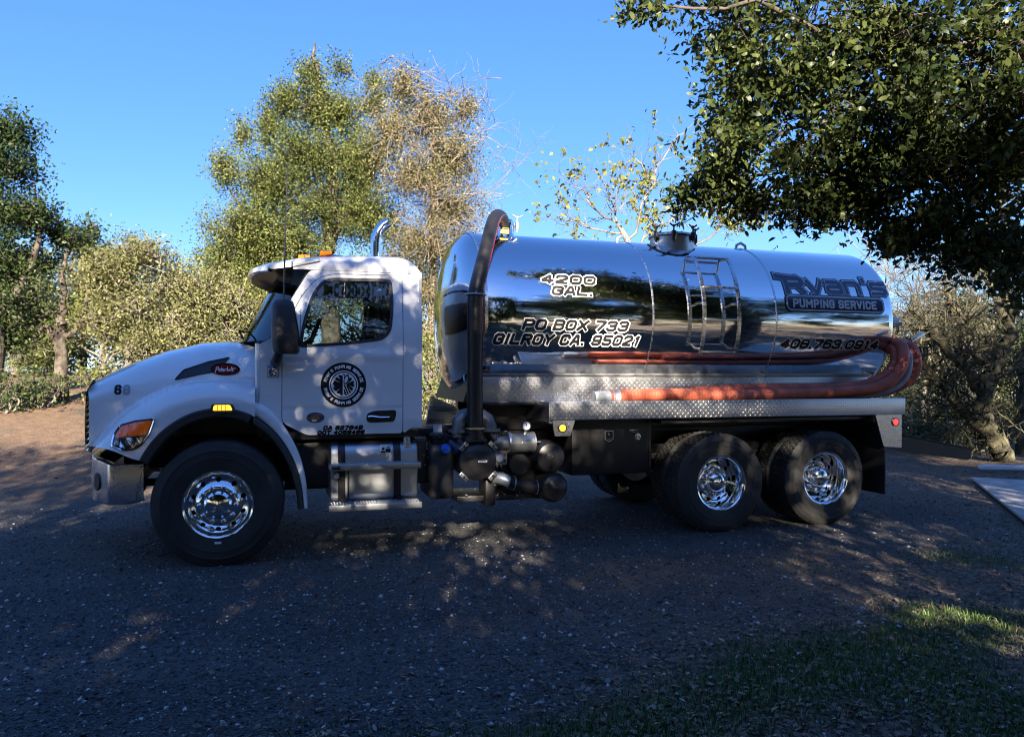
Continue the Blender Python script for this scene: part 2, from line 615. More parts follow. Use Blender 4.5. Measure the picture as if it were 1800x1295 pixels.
class Wood:
    """tapered limbs collected as frustum segments -> one mesh"""
    def __init__(s, seed):
        s.seg = []
        s.r = np.random.default_rng(seed)
        s.tips = []

    def path(s, pts, r0, r1, sub=4, wob=0.0):
        pts = [np.asarray(p, float) for p in pts]
        q = []
        for i in range(len(pts) - 1):      # catmull-rom
            p0, p1, p2, p3 = pts[max(i - 1, 0)], pts[i], pts[i + 1], pts[min(i + 2, len(pts) - 1)]
            for k in range(sub):
                t = k / sub
                q.append(0.5 * ((2 * p1) + (-p0 + p2) * t + (2 * p0 - 5 * p1 + 4 * p2 - p3) * t * t + (-p0 + 3 * p1 - 3 * p2 + p3) * t ** 3))
        q.append(pts[-1])
        q = np.array(q)
        if wob: q[1:-1] += s.r.normal(0, wob, q[1:-1].shape)
        rr = np.linspace(r0, r1, len(q))
        for i in range(len(q) - 1): s.seg.append((q[i], q[i + 1], rr[i], rr[i + 1]))
        return q, rr

    def grow(s, p, d, L, r, lev, gnarl=0.35, nseg=5, kids=1.6, spread=0.75, lift=0.05, shrink=0.62):
        d = unit(np.asarray(d, float))
        p = np.asarray(p, float)
        st = L / nseg
        for i in range(nseg):
            d = unit(d + s.r.normal(0, gnarl, 3) + np.array([0, 0, lift]))
            q = p + d * st
            r2 = r * (1 - 0.55 / nseg)
            s.seg.append((p, q, r, r2))
            p, r = q, r2
            if lev > 0 and i >= 1:
                for _ in range(s.r.poisson(kids / (nseg - 1) * 1.6)):
                    e = unit(d + s.r.normal(0, spread, 3))
                    s.grow(p, e, L * shrink * s.r.uniform(.7, 1.15), r * 0.62, lev - 1, gnarl, nseg, kids, spread, lift, shrink)
        s.tips.append((p, d))

    def build(s, name, material, parent, n=5):
        P0 = np.array([a[0] for a in s.seg]); P1 = np.array([a[1] for a in s.seg])
        R0 = np.array([a[2] for a in s.seg]); R1 = np.array([a[3] for a in s.seg])
        allv, allf, base = [], [], 0
        thick = np.maximum(R0, R1)
        for lo, hi, k in ((0, .012, 3), (.012, .05, 5), (.05, 9, 16)):
            m = (thick >= lo) & (thick < hi)
            if not m.any(): continue
            p0, p1, r0, r1 = P0[m], P1[m], R0[m], R1[m]
            t = unit(p1 - p0)
            up = np.where(np.abs(t[:, 2:3]) < .9, np.array([[0, 0, 1.0]]), np.array([[1.0, 0, 0]]))
            u = unit(np.cross(up, t)); w = np.cross(t, u)
            an = np.arange(k) * 2 * np.pi / k
            ring = u[:, None, :] * np.cos(an)[None, :, None] + w[:, None, :] * np.sin(an)[None, :, None]
            if k == 16:                                   # knobbly bark on the thick wood
                w0, w1 = p0[:, None] * 2.2 + ring * .9, p1[:, None] * 2.2 + ring * .9
                kn = 1 + .15 * wave(w0[..., 0], w0[..., 1], w0[..., 2], 2.2)
                kn1 = 1 + .15 * wave(w1[..., 0], w1[..., 1], w1[..., 2], 2.2)
            else:
                kn = kn1 = np.ones((1, k))
            ext = t * r1[:, None] * 0.35
            v = np.concatenate([p0[:, None] + ring * r0[:, None, None] * kn[:, :, None], (p1 + ext)[:, None] + ring * r1[:, None, None] * kn1[:, :, None]], 1)
            N = len(p0)
            i = np.arange(k); j = (i + 1) % k
            f = np.stack([i, j, j + k, i + k], -1)[None] + (np.arange(N) * 2 * k)[:, None, None] + base
            allv.append(v.reshape(-1, 3)); allf.append(f.reshape(-1, 4)); base += N * 2 * k
        return np_mesh(name, np.concatenate(allv), np.concatenate(allf), material, parent, smooth=True)


def leaf_mesh(name, C, size, material, parent, r, tone, up=0.35, aspect=0.55, droop=0.0, fine=False):
    n = len(C)
    d = unit(r.normal(0, 1, (n, 3)) + np.array([0, 0, -droop]))
    nn = unit(r.normal(0, 1, (n, 3)) + np.array([0, 0, up * 2]))
    sd = unit(np.cross(d, nn)); nn = np.cross(sd, d)
    l = size * r.uniform(.5, 1.45, (n, 1)); w = l * aspect * r.uniform(.75, 1.2, (n, 1))
    fold = w * r.uniform(.05, .35, (n, 1))
    if fine:                                              # curved, cupped leaf of six points
        cv = nn * l * r.uniform(-.22, .12, (n, 1))
        V = np.stack([C, C + d * l * .28 + sd * w * .42 + nn * fold, C + d * l * .68 + sd * w * .40 + nn * fold + cv * .5, C + d * l + cv,
                      C + d * l * .68 - sd * w * .40 + nn * fold + cv * .5, C + d * l * .28 - sd * w * .42 + nn * fold], 1)
        q = (np.arange(n) * 6)[:, None]
        return np_mesh(name, V.reshape(-1, 3), [np.concatenate([np.array([[0, 1, 5]]) + q, np.array([[2, 3, 4]]) + q]), np.array([[1, 2, 4, 5]]) + q], material, parent, tone=np.repeat(np.clip(tone, 0, 1), 6))
    V = np.stack([C, C + d * l * .45 + sd * w * .5 + nn * fold, C + d * l, C + d * l * .45 - sd * w * .5 + nn * fold], 1)
    F = np.arange(n * 4).reshape(n, 4)
    return np_mesh(name, V.reshape(-1, 3), F, material, parent, tone=np.repeat(np.clip(tone, 0, 1), 4))


def blob_clusters(blobs, r, clump=0.0, cs=1.0, ph=0.0, shell=0.6):
    """cluster centres in a set of ellipsoids (cx,cy,cz,rx,ry,rz,n)"""
    out, own = [], []
    for bi, (cx, cy, cz, rx, ry, rz, n) in enumerate(blobs):
        d = unit(r.normal(0, 1, (n, 3)))
        q = d * (r.uniform(0, 1, (n, 1)) ** shell) * r.uniform(0.82, 1.12, (n, 1)) * np.array([rx, ry, rz]) + np.array([cx, cy, cz])
        out.append(q); own.append(np.full(n, bi))
    q = np.concatenate(out); own = np.concatenate(own)
    if clump:
        k = wave(q[:, 0], q[:, 1], q[:, 2], cs, ph) + 0.6 * wave(q[:, 0], q[:, 1], q[:, 2], cs * 2.3, ph + 3)
        m = k > (clump - 1)
        q, own = q[m], own[m]
    return q, own


def crown(name, blobs, per, sigma, size, material, parent, seed, clump=0.0, cs=1.0, wood=None, twig_r=0.006, tone0=0.5,
          tvar=0.22, up=.35, aspect=.55, shell=.6, twig_frac=.5, fine=False, tone_fn=None):
    r = np.random.default_rng(seed)
    Q, own = blob_clusters(blobs, r, clump, cs, seed * .37, shell)
    n = len(Q)
    bc_ = np.array([q[:3] for q in blobs])[own]
    ax_ = unit(unit(Q - bc_) + r.normal(0, .7, (n, 3)) + np.array([0, 0, .25]))       # leaves sit in sprays along a branchlet
    u_ = r.uniform(-1, 1, (n * per, 1))
    C = np.repeat(Q, per, 0) + np.repeat(ax_, per, 0) * u_ * sigma * 2.0 * np.repeat(r.uniform(.5, 1.5, (n, 1)), per, 0) + r.normal(0, sigma * .5, (n * per, 3)) * (1.15 - .5 * u_)
    tone = np.repeat(tone0 + r.normal(0, tvar, n), per) + r.normal(0, .14, n * per)
    tone = tone + .24 * wave(C[:, 0], C[:, 1], C[:, 2], .8, seed * .1)
    if tone_fn is not None: tone = tone + tone_fn(C)
    if wood is not None:
        bc = np.array([b[:3] for b in blobs])
        for i in np.nonzero(r.random(n) < twig_frac)[0]:
            a = bc[own[i]] * .7 + Q[i] * .3 + r.normal(0, .08, 3)
            mid = (a + Q[i]) / 2 + r.normal(0, sigma * .6, 3)
            wood.seg.append((a, mid, twig_r * 1.6, twig_r * 1.1))
            wood.seg.append((mid, Q[i] + r.normal(0, sigma * .5, 3), twig_r * 1.1, twig_r * .5))
    return leaf_mesh(name, C, size, material, parent, r, tone, up, aspect, fine=fine)


def bark_mat(name, c0, c1, sc=14.0):
    m = mat(name, c0, rough=0.9, spec=0.2, bump=0.8, bscale=sc * 2, stretch=(1, 1, .45))
    nt = m.node_tree
    b = nt.nodes['Principled BSDF']
    tc = nt.nodes.new('ShaderNodeTexCoord')
    n = nt.nodes.new('ShaderNodeTexNoise')
    n.inputs['Scale'].default_value = sc * .5
    n.inputs['Detail'].default_value = 8
    r = nt.nodes.new('ShaderNodeValToRGB')
    r.color_ramp.elements[0].position = .35
    r.color_ramp.elements[1].position = .68
    r.color_ramp.elements[0].color = (*c0, 1)
    r.color_ramp.elements[1].color = (*c1, 1)
    nt.links.new(tc.outputs['Object'], n.inputs['Vector'])
    nt.links.new(n.outputs['Fac'], r.inputs[0])
    nt.links.new(r.outputs[0], b.inputs['Base Color'])
    return m


M_BARK = bark_mat('oak_bark', (0.025, 0.020, 0.017), (0.13, 0.11, 0.09))
M_BARKL = bark_mat('lichen_bark', (0.022, 0.020, 0.014), (0.135, 0.125, 0.078), 13.0)
M_TWIG = bark_mat('grey_twigs', (0.10, 0.088, 0.074), (0.24, 0.215, 0.18), 6.0)
M_TWIGB = bark_mat('brown_vines', (0.11, 0.088, 0.065), (0.26, 0.21, 0.16), 6.0)
M_OAKLEAF = leaf_mat('live_oak_leaves', (0.018, 0.032, 0.010), (0.098, 0.122, 0.034), .38, .38)
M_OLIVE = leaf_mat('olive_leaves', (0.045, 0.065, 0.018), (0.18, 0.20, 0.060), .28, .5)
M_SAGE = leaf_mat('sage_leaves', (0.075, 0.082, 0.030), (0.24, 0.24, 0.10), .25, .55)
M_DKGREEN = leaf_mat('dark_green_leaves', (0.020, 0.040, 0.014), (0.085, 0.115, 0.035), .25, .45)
M_YELLOW = leaf_mat('yellow_leaves', (0.11, 0.12, 0.02), (0.28, 0.27, 0.07), .4, .5)
M_VINE = leaf_mat('dry_vine_leaves', (0.085, 0.082, 0.035), (0.25, 0.225, 0.105), .3, .55)
M_SHADE = leaf_mat('canopy_leaves', (0.015, 0.032, 0.010), (0.06, 0.09, 0.026), .25, .45)


def P(px, py, Y): return np.array(at(px, py, Y))


def pb(px, py, Y, rpx, rpz=None, ry=None, n=100):
    """ellipsoid of foliage surveyed at (px,py) on depth Y, radii given in photo pixels there"""
    c = P(px, py, Y)
    s = abs((at(px, py - 100, Y) - at(px, py, Y)).z) / 100.0
    rz = (rpz or rpx) * s
    return (c[0], c[1], c[2], rpx * s, ry if ry else min(rpx * s, 1.6), rz, n)


def tree_root(name, label, cat, x, y, group=None):
    t = empty(name, (0, 0, 0))
    tag(t, label, cat, group)
    return t


def gz(x, y): return float(terrain(x, y))


# --- the shading oaks that stand behind the viewer (seen in the mirror-like tank and the door glass)
def shade_tree(seed, label):
    t = tree_root('oak_tree', label, 'tree', 0, 0, 'tall oaks behind the viewer')
    w = Wood(seed)
    r = np.random.default_rng(seed)
    w.path([(0, 0, -.3), (.1, .05, 1.2), (-.1, .1, 2.6), (.1, 0, 4.2), (0, .1, 6.5), (.2, 0, 8.5)], .32, .07, 5, .02)
    blobs = []
    for k in range(15):
        a = k * 2.4 + r.uniform(-.4, .4)
        z = 3.2 + 6.0 * (k / 14.0)
        R = (3.6 if z < 8 else 2.5) * r.uniform(.55, 1.0) * (1.0 if k < 13 else .4)
        c = (R * math.cos(a), R * math.sin(a), z)
        blobs.append((*c, r.uniform(1.4, 2.0), r.uniform(1.4, 2.0), r.uniform(1.0, 1.4), 140))
        z0 = max(2.2, z - 2.0)
        w.path([(0.05, 0.05, z0), (c[0] * .35, c[1] * .35, z0 + .7), (c[0] * .75, c[1] * .75, z - .3), c], .12, .03, 4, .04)
    cr_ = crown('crown', blobs, 30, .36, .16, M_SHADE, t, seed + 1, clump=.86, cs=.62, wood=w, twig_r=.012, shell=.55, twig_frac=.3)
    w.build('trunk', M_BARK, t)
    return t


proto = [shade_tree(31, 'x'), shade_tree(47, 'x')]
spots = [(-4.7, -9.7, 0.3, .88, 0, 'tall oak at the left end of the row behind the viewer'),
         (-1.4, -13.0, 1.9, .84, 1, 'tall oak straight behind the viewer, mirrored left on the tank'),
         (3.6, -12.2, 2.7, .80, 0, 'broad oak behind the viewer, mirrored mid tank'),
         (7.8, -10.0, 4.1, .70, 1, 'oak behind the viewer nearest the hanging branches'),
         (11.4, -11.4, 5.3, .92, 0, 'oak at the right end of the row behind the viewer'),
         (-10.4, -12.2, 3.3, .88, 1, 'oak far left behind the viewer'),
         (-14.0, -7.0, 0.8, .88, 0, 'oak farthest left, shading the left treeline'),
         (16.5, -11.5, 2.2, 1.05, 1, 'oak farthest right behind the viewer')]
used = [False, False]
for x, y, a, s, k, lab in spots:
    o = proto[k] if not used[k] else copy_tree(proto[k])
    used[k] = True
    o.location = (x, y, gz(x, y))
    o.rotation_euler = (0, 0, a)
    o.scale = (s, s, s)
    o['label'] = lab

# unseen row of bushy trees added behind the viewer to block the bright horizon (it is what the lower tank mirrors)
def light_block_tree(seed):
    t = tree_root('light_block_tree', 'x', 'tree', 0, 0, 'bushy trees added behind the viewer to block low light')
    w = Wood(seed)
    r = np.random.default_rng(seed)
    w.path([(0, 0, -.3), (.1, 0, 1.5), (0, .1, 3.5), (0, 0, 5.5)], .2, .05, 4, .04)
    blobs = [(r.uniform(-2.4, 2.4), r.uniform(-1, 1), r.uniform(.8, 5.2), r.uniform(1.0, 1.7), r.uniform(.9, 1.4), r.uniform(.9, 1.3), 85) for k in range(11)]
    crown('crown', blobs, 20, .32, .20, M_SHADE, t, seed + 1, clump=.7, cs=.9, wood=w, twig_r=.012, shell=.5, twig_frac=.2)
    w.build('trunk', M_BARK, t)
    return t


hp_ = light_block_tree(61)
hs_ = np.random.default_rng(5)
names_ = ['first', 'second', 'third', 'fourth', 'fifth', 'sixth', 'seventh', 'eighth', 'ninth', 'tenth', 'eleventh', 'twelfth', 'thirteenth']
for k in range(13):
    o = hp_ if k == 0 else copy_tree(hp_)
    hx_, hy_ = -24 + k * 4.9, -25 + hs_.uniform(-1.5, 1.5) + .006 * (-24 + k * 4.9) ** 2
    o.location = (hx_, hy_, gz(hx_, hy_) - .2)
    s_ = hs_.uniform(.55, .85)
    o.scale = (s_, s_, s_)
    o.rotation_euler = (0, 0, hs_.uniform(-.5, .5))
    o['label'] = names_[k] + ' bushy tree from the left in the added unseen row blocking light behind the viewer'

for k, (hx_, hy_, s_, lab) in enumerate([(-3.6, -10.6, .62, 'added unseen bushy tree left of the viewer, blocking low sun'), (.4, -12.6, .66, 'added unseen bushy tree straight behind the viewer, blocking low sun'),
                                         (4.0, -11.2, .60, 'added unseen bushy tree right behind the viewer, blocking low sun'), (-7.4, -9.2, .64, 'added unseen bushy tree far left of the viewer, blocking low sun'),
                                         (1.9, -11.4, .58, 'added unseen bushy tree between two others behind the viewer, blocking low sun'), (.3, -11.9, .77, 'largest added unseen bushy tree close behind the viewer, blocking low sun'), (-1.1, -11.3, .70, 'added unseen bushy tree before the tall oak behind the viewer, blocking low sun')]):
    o = copy_tree(hp_)  # unseen bushes added to keep the low sun off the foreground
    o.location = (hx_, hy_, gz(hx_, hy_) - .2)
    o.scale = (s_, s_, s_)
    o.rotation_euler = (0, 0, 1.1 * k + .4)
    o['label'] = lab

# --- 1. the live oak whose leafy limbs hang into the picture from the right
t = tree_root('live_oak', 'dark leafy live oak limbs hanging in front of the tank from upper right', 'tree', 0, 0)
w = Wood(101)
bs = P(2050, 900, -2.4)
base = np.array([bs[0], -2.4, gz(bs[0], -2.4)])
w.path([base + [0, 0, -.2], base + [.1, 0, 1.2], base + [-.1, .1, 2.6], base + [-.3, .2, 4.0], base + [-.4, 0, 6.0]], .36, .10, 5, .02)
ob = [pb(1290, 60, -1.0, 90, 75, .8, 110), pb(1420, 60, -1.4, 120, 100, 1., 200), pb(1560, 70, -1.8, 130, 110, 1., 240), pb(1720, 80, -2., 140, 120, 1., 260),
      pb(1310, 156, -.9, 85, 70, .7, 130), pb(1430, 176, -1.3, 110, 90, .9, 200), pb(1570, 196, -1.7, 120, 90, .9, 220), pb(1730, 216, -2, 140, 110, 1., 260),
      pb(1275, 256, -.8, 70, 50, .6, 110), pb(1390, 276, -1.1, 90, 50, .7, 130), pb(1630, 304, -1.6, 110, 80, .8, 170), pb(1770, 298, -1.9, 90, 80, .8, 150),
      pb(1245, 324, -.5, 70, 45, .5, 120), pb(1510, 304, -1.2, 90, 60, .7, 120), pb(1430, 364, -.9, 90, 40, .6, 130), pb(1340, 359, -.7, 40, 25, .4, 40),
      pb(1540, 368, -1.2, 90, 45, .6, 120), pb(1630, 388, -1.4, 80, 45, .6, 100), pb(1570, 423, -1.2, 60, 22, .4, 50), pb(1240, 12, -1, 70, 20, .4, 35), pb(1130, 14, -1., 45, 14, .3, 18),
      pb(1810, 454, -1.8, 70, 50, .6, 60), pb(1660, 433, -1.3, 40, 20, .3, 26), pb(1210, 369, -.4, 28, 28, .3, 26), pb(1400, 399, -.8, 22, 16, .2, 14), pb(1480, 393, -.95, 30, 16, .2, 20),
      pb(1900, 60, -2.2, 130, 120, 1., 200), pb(1910, 236, -2.2, 120, 120, 1., 180), pb(1560, -120, -1.8, 220, 100, 1.1, 260), pb(1800, -130, -2.2, 200, 100, 1.2, 220), pb(1320, -90, -1.3, 120, 60, .8, 90)]
ob += [pb(1745, 425, -1.9, 70, 50, .7, 90), pb(1685, 455, -1.6, 50, 26, .4, 40), pb(1805, 500, -2, 60, 40, .5, 60)]
hub = base + [-.35, .1, 3.4]
for i, b_ in enumerate(ob):
    c = np.array(b_[:3])
    if i % 2 == 0 or i in (3, 7, 11):
        m1 = hub * .6 + c * .4 + [0, 0, .45]
        m2 = hub * .25 + c * .75 + [0, 0, .25]
        w.path([hub + [0, 0, (c[2] - hub[2]) * .3], m1 + w.r.normal(0, .2, 3), m2 + w.r.normal(0, .12, 3), c], .045, .008, 4, .04)
ob = [(*q[:6], int(q[6] * 1.4)) for q in ob]
crown('crown', ob, 16, .085, .068, M_OAKLEAF, t, 103, clump=.96, cs=4.2, wood=w, twig_r=.0045, shell=.45, up=.2, aspect=.48, twig_frac=.6, tone0=.42, tvar=.25, fine=True)
w.build('trunk', M_BARK, t)

# --- 2. tall olive-green tree behind the cab
YB = 15.0
t = tree_root('bay_tree', 'tall sunlit olive green bushy tree behind the cab roof', 'tree', 0, 0)
w = Wood(201)
bx = P(575, 640, YB)
g = gz(bx[0], YB)
w.path([(bx[0], YB, g - .2), (bx[0] + .1, YB, g + 2), P(575, 440, YB), P(585, 300, YB), P(560, 160, YB), P(553, 75, YB)], .30, .02, 5, .03)
w.path([(bx[0] - .6, YB, g - .2), P(480, 520, YB), P(440, 400, YB), P(400, 330, YB)], .16, .02, 5, .04)
w.path([P(580, 420, YB), P(640, 330, YB), P(690, 220, YB), P(715, 140, YB)], .12, .015, 5, .04)
ab = [pb(548, 120, YB, 26, 45, .6, 60), pb(540, 190, YB, 55, 50, 1., 150), pb(600, 200, YB, 45, 40, 1., 90), pb(540, 270, YB, 75, 55, 1.3, 230), pb(630, 290, YB, 70, 70, 1.3, 240),
      pb(480, 320, YB, 70, 55, 1.3, 210), pb(560, 360, YB, 90, 60, 1.5, 280), pb(650, 380, YB, 70, 60, 1.3, 220), pb(430, 400, YB, 75, 60, 1.4, 230), pb(510, 430, YB, 80, 50, 1.4, 220),
      pb(400, 470, YB, 55, 60, 1.2, 160), pb(470, 520, YB, 90, 70, 1.4, 240), pb(400, 560, YB, 60, 60, 1.2, 140), pb(590, 500, YB, 100, 60, 1.4, 200), pb(428, 235, YB, 14, 40, .35, 22),
      pb(470, 215, YB, 20, 45, .4, 40), pb(395, 300, YB, 22, 40, .5, 40), pb(660, 180, YB, 30, 40, .6, 60), pb(655, 140, YB, 10, 22, .3, 12), pb(600, 120, YB, 22, 25, .4, 18), pb(500, 180, YB, 22, 30, .5, 35), pb(700, 480, YB, 60, 60, 1.2, 110)]
ab = [(*q[:6], int(q[6] * 2.3)) for q in ab]
crown('crown', ab, 30, .17, .064, M_OLIVE, t, 203, clump=.62, cs=1.6, wood=w, twig_r=.009, shell=.5, tone0=.5, tvar=.22, twig_frac=.45)
w.build('trunk', M_BARK, t)

# --- 3. brown vine-covered tree just left of the tank top
YV = 13.5
t = tree_root('vine_tree', 'brown twiggy tree tangled with dry vines left of the tank end', 'tree', 0, 0)
w = Wood(301)
bx = P(760, 640, YV)
g = gz(bx[0], YV)
w.path([(bx[0], YV, g - .2), (bx[0], YV, g + 1.8), P(760, 420, YV), P(765, 280, YV), P(750, 180, YV), P(735, 130, YV)], .13, .015, 5, .03)
vb = [pb(765, 340, YV - .8, 45, 60, .5, 60), pb(760, 430, YV - .8, 45, 50, .5, 50), pb(760, 250, YV - .8, 40, 50, .5, 50), pb(715, 150, YV, 45, 40, .8, 80), pb(760, 210, YV, 65, 50, 1.1, 150), pb(690, 230, YV, 50, 50, 1., 110), pb(800, 280, YV, 55, 60, 1.1, 140), pb(730, 310, YV, 75, 55, 1.2, 160), pb(790, 370, YV, 70, 55, 1.2, 150),
      pb(730, 420, YV, 60, 50, 1.1, 110), pb(800, 450, YV, 70, 50, 1.1, 110), pb(740, 510, YV, 60, 60, 1.1, 110), pb(750, 600, YV, 60, 50, 1.1, 110), pb(820, 190, YV, 25, 30, .5, 30)]
for b_ in vb:
    c = np.array(b_[:3])
    for k in range(18):
        w.grow(c + w.r.normal(0, .35, 3), w.r.normal(0, 1, 3) + [0, 0, .2], w.r.uniform(.7, 1.5), .012, 1, .3, 5, 1.8, .8, .03)
for k in range(16):     # bare twigs sticking out to the right
    w.grow(P(840, 330, YV) + w.r.normal(0, .4, 3), np.array([1, 0, .25]) + w.r.normal(0, .35, 3), w.r.uniform(.7, 1.25), .010, 2, .25, 5, 1.6, .6, .02)
vb = [(*q[:6], int(q[6] * 2.9)) for q in vb]
crown('crown', vb, 15, .2, .060, M_VINE, t, 303, clump=.6, cs=1.7, wood=w, twig_r=.008, shell=.5, tone0=.5, tvar=.25, twig_frac=.4)
w.build('trunk', M_TWIGB, t)

# --- 4. pale sunlit bush left of the hood
YC = 12.4
t = tree_root('sage_bush', 'pale sunlit scrubby bush between the dark left trees and the hood', 'bush', 0, 0)
w = Wood(401)
for px in (215, 250, 290, 330, 370):
    b_ = P(px, 640, YC)
    g = gz(b_[0], YC)
    w.path([(b_[0], YC, g - .2), P(px + 12, 600, YC), P(px + 20 * math.sin(px), 540, YC), P(px + 30 * math.sin(px * 2.), 480, YC)], .10, .02, 4, .06)
cb = [pb(180, 470, YC, 35, 30, .8, 60), pb(420, 540, YC, 50, 50, 1., 90), pb(250, 450, YC, 50, 35, 1., 130), pb(200, 490, YC, 45, 45, 1., 120), pb(300, 500, YC, 70, 45, 1.3, 190), pb(355, 530, YC, 60, 60, 1.2, 170), pb(240, 540, YC, 60, 45, 1.2, 150),
      pb(320, 580, YC, 70, 45, 1.2, 150), pb(260, 600, YC, 60, 35, 1.1, 90), pb(400, 600, YC, 60, 50, 1.1, 120), pb(180, 560, YC, 40, 50, .9, 70)]
cb = [(*q[:6], int(q[6] * 2)) for q in cb]
crown('crown', cb, 20, .15, .062, M_SAGE, t, 403, clump=.6, cs=1.5, wood=w, twig_r=.012, shell=.5, tone0=.55, tvar=.22, twig_frac=.6)
w.build('trunk', M_TWIG, t)

# --- 5. dark tree group at far left: two trees
YD = 12.0
t = tree_root('oak_tree', 'dark green tree at the left picture edge with spreading upper limbs', 'tree', 0, 0)
w = Wood(501)
b_ = P(-20, 640, YD); g = gz(b_[0], YD)
w.path([(b_[0], YD, g - .2), P(-15, 560, YD), P(-40, 460, YD), P(-30, 330, YD), P(10, 210, YD)], .24, .03, 5, .03)
w.path([P(-15, 560, YD), P(40, 500, YD), P(70, 400, YD), P(60, 330, YD)], .10, .02, 5, .03)
db = [pb(8, 232, YD, 60, 30, .9, 110), pb(-32, 272, YD, 80, 50, 1.2, 200), pb(38, 302, YD, 50, 40, .9, 130), pb(8, 372, YD, 80, 50, 1.2, 220), pb(63, 382, YD, 35, 28, .6, 60), pb(-42, 452, YD, 90, 60, 1.3, 240),
      pb(28, 462, YD, 70, 35, 1., 130), pb(8, 532, YD, 60, 30, .9, 60), pb(-72, 202, YD, 70, 50, 1.2, 120)]
db = [(*q[:6], int(q[6] * 1.5)) for q in db]
crown('crown', db, 17, .15, .078, M_DKGREEN, t, 503, clump=.75, cs=1.8, wood=w, twig_r=.008, shell=.5, tone0=.25, tvar=.25, twig_frac=.5)
w.build('trunk', M_BARK, t)

t = tree_root('oak_tree', 'small forked dark trunked oak standing left of the pale bush', 'tree', 0, 0)
w = Wood(521)
YE = 12.6
b_ = P(108, 645, YE); g = gz(b_[0], YE)
w.path([(b_[0], YE, g - .2), P(106, 600, YE), P(110, 560, YE), P(112, 480, YE), P(120, 410, YE)], .15, .02, 5, .03)
w.path([P(110, 590, YE), P(140, 570, YE), P(155, 520, YE), P(163, 450, YE), P(160, 390, YE)], .07, .012, 5, .03)
w.path([P(106, 600, YE), P(70, 560, YE), P(30, 530, YE), P(-20, 505, YE)], .09, .012, 5, .04)
w.path([P(75, 565, YE), P(60, 600, YE), P(20, 600, YE)], .05, .012, 5, .03)
eb = [pb(110, 415, YE, 45, 25, .8, 90), pb(80, 460, YE, 55, 30, .9, 90), pb(140, 430, YE, 30, 30, .6, 50), pb(60, 540, YE, 50, 35, .8, 60), pb(20, 590, YE, 50, 35, .8, 80), pb(150, 480, YE, 25, 25, .5, 30), pb(160, 405, YE, 10, 25, .25, 14)]
eb = [(*q[:6], int(q[6] * 1.5)) for q in eb]
crown('crown', eb, 13, .15, .08, M_DKGREEN, t, 523, clump=.8, cs=1.8, wood=w, twig_r=.008, shell=.5, tone0=.5, tvar=.25, twig_frac=.8)
w.build('trunk', M_BARK, t)

# --- 6. sparse yellow-leaved tree behind the tank
YS = 9.0
t = tree_root('maple_tree', 'sparse bare branched tree with few yellow leaves above the tank hatch', 'tree', 0, 0)
w = Wood(601)
b_ = P(1130, 640, YS); g = gz(b_[0], YS)
w.path([(b_[0], YS, g - .2), P(1125, 560, YS), P(1120, 470, YS), P(1090, 400, YS)], .13, .05, 5, .02)
lim = [([P(1090, 400, YS), P(1050, 372, YS), P(1030, 340, YS), P(1000, 320, YS)], .030), ([P(1095, 410, YS), P(1040, 400, YS), P(1010, 385, YS), P(975, 385, YS)], .026),
       ([P(1105, 420, YS), P(1140, 340, YS), P(1165, 280, YS), P(1200, 235, YS)], .034), ([P(1150, 330, YS), P(1115, 280, YS), P(1090, 262, YS)], .02), ([P(1090, 400, YS), P(1075, 355, YS), P(1050, 300, YS)], .024),
       ([P(1120, 440, YS), P(1160, 400, YS), P(1200, 370, YS), P(1260, 330, YS)], .03), ([P(1125, 460, YS), P(1220, 430, YS), P(1290, 380, YS), P(1310, 340, YS)], .03)]
for pts, r_ in lim:
    q, rr = w.path(pts, r_, r_ * .3, 4, .03)
    for k in range(2, len(q)):
        for _ in range(2):
            w.grow(q[k], (q[k] - q[k - 1]) * 3 + w.r.normal(0, .6, 3) + [0, 0, .15], w.r.uniform(.5, .9), rr[k] * .5, 1, .28, 5, 1.3, .6, .03)
tp = np.array([p for p, d in w.tips])
r = np.random.default_rng(605)
sel = tp[r.random(len(tp)) < .34]
C = np.repeat(sel, 7, 0) + r.normal(0, .07, (len(sel) * 7, 3))
extra = [pb(1285, 385, YS, 45, 30, .5, 40), pb(1145, 385, YS, 22, 22, .4, 16), pb(1340, 360, YS, 30, 30, .4, 20), pb(1120, 330, YS, 25, 18, .4, 8)]
eq, _ = blob_clusters(extra, r)
C = np.concatenate([C, np.repeat(eq, 9, 0) + r.normal(0, .12, (len(eq) * 9, 3))])
leaf_mesh('crown', C, .10, M_YELLOW, t, r, r.normal(.5, .25, len(C)), .3, .7)
w.build('trunk', M_TWIG, t)

# --- the bank of bushes that closes the clearing behind the truck
def bank_bush(seed, material, tone0):
    t = tree_root('bank_bush', 'x', 'bush', 0, 0, 'bushes closing the back of the clearing')
    w = Wood(seed)
    r = np.random.default_rng(seed)
    w.path([(0, 0, -.4), (.1, 0, .8), (0, .1, 2.0), (0, 0, 3.2)], .10, .03, 4, .04)
    blobs = [(r.uniform(-1.9, 1.9), r.uniform(-.8, .8), r.uniform(.5, 3.6), r.uniform(.6, 1.1), r.uniform(.6, .9), r.uniform(.5, .9), 62) for k in range(15)]
    for b_ in blobs:
        w.path([(0, 0, max(.2, b_[2] - 1.0)), (b_[0] * .5, b_[1] * .5, b_[2] - .4), b_[:3]], .04, .012, 3, .05)
    crown('foliage', blobs, 17, .2, .085, material, t, seed + 1, clump=.7, cs=1.5, wood=w, twig_r=.010, shell=.5, tone0=tone0, tvar=.25, twig_frac=.5)
    w.build('stems', M_TWIG, t)
    return t


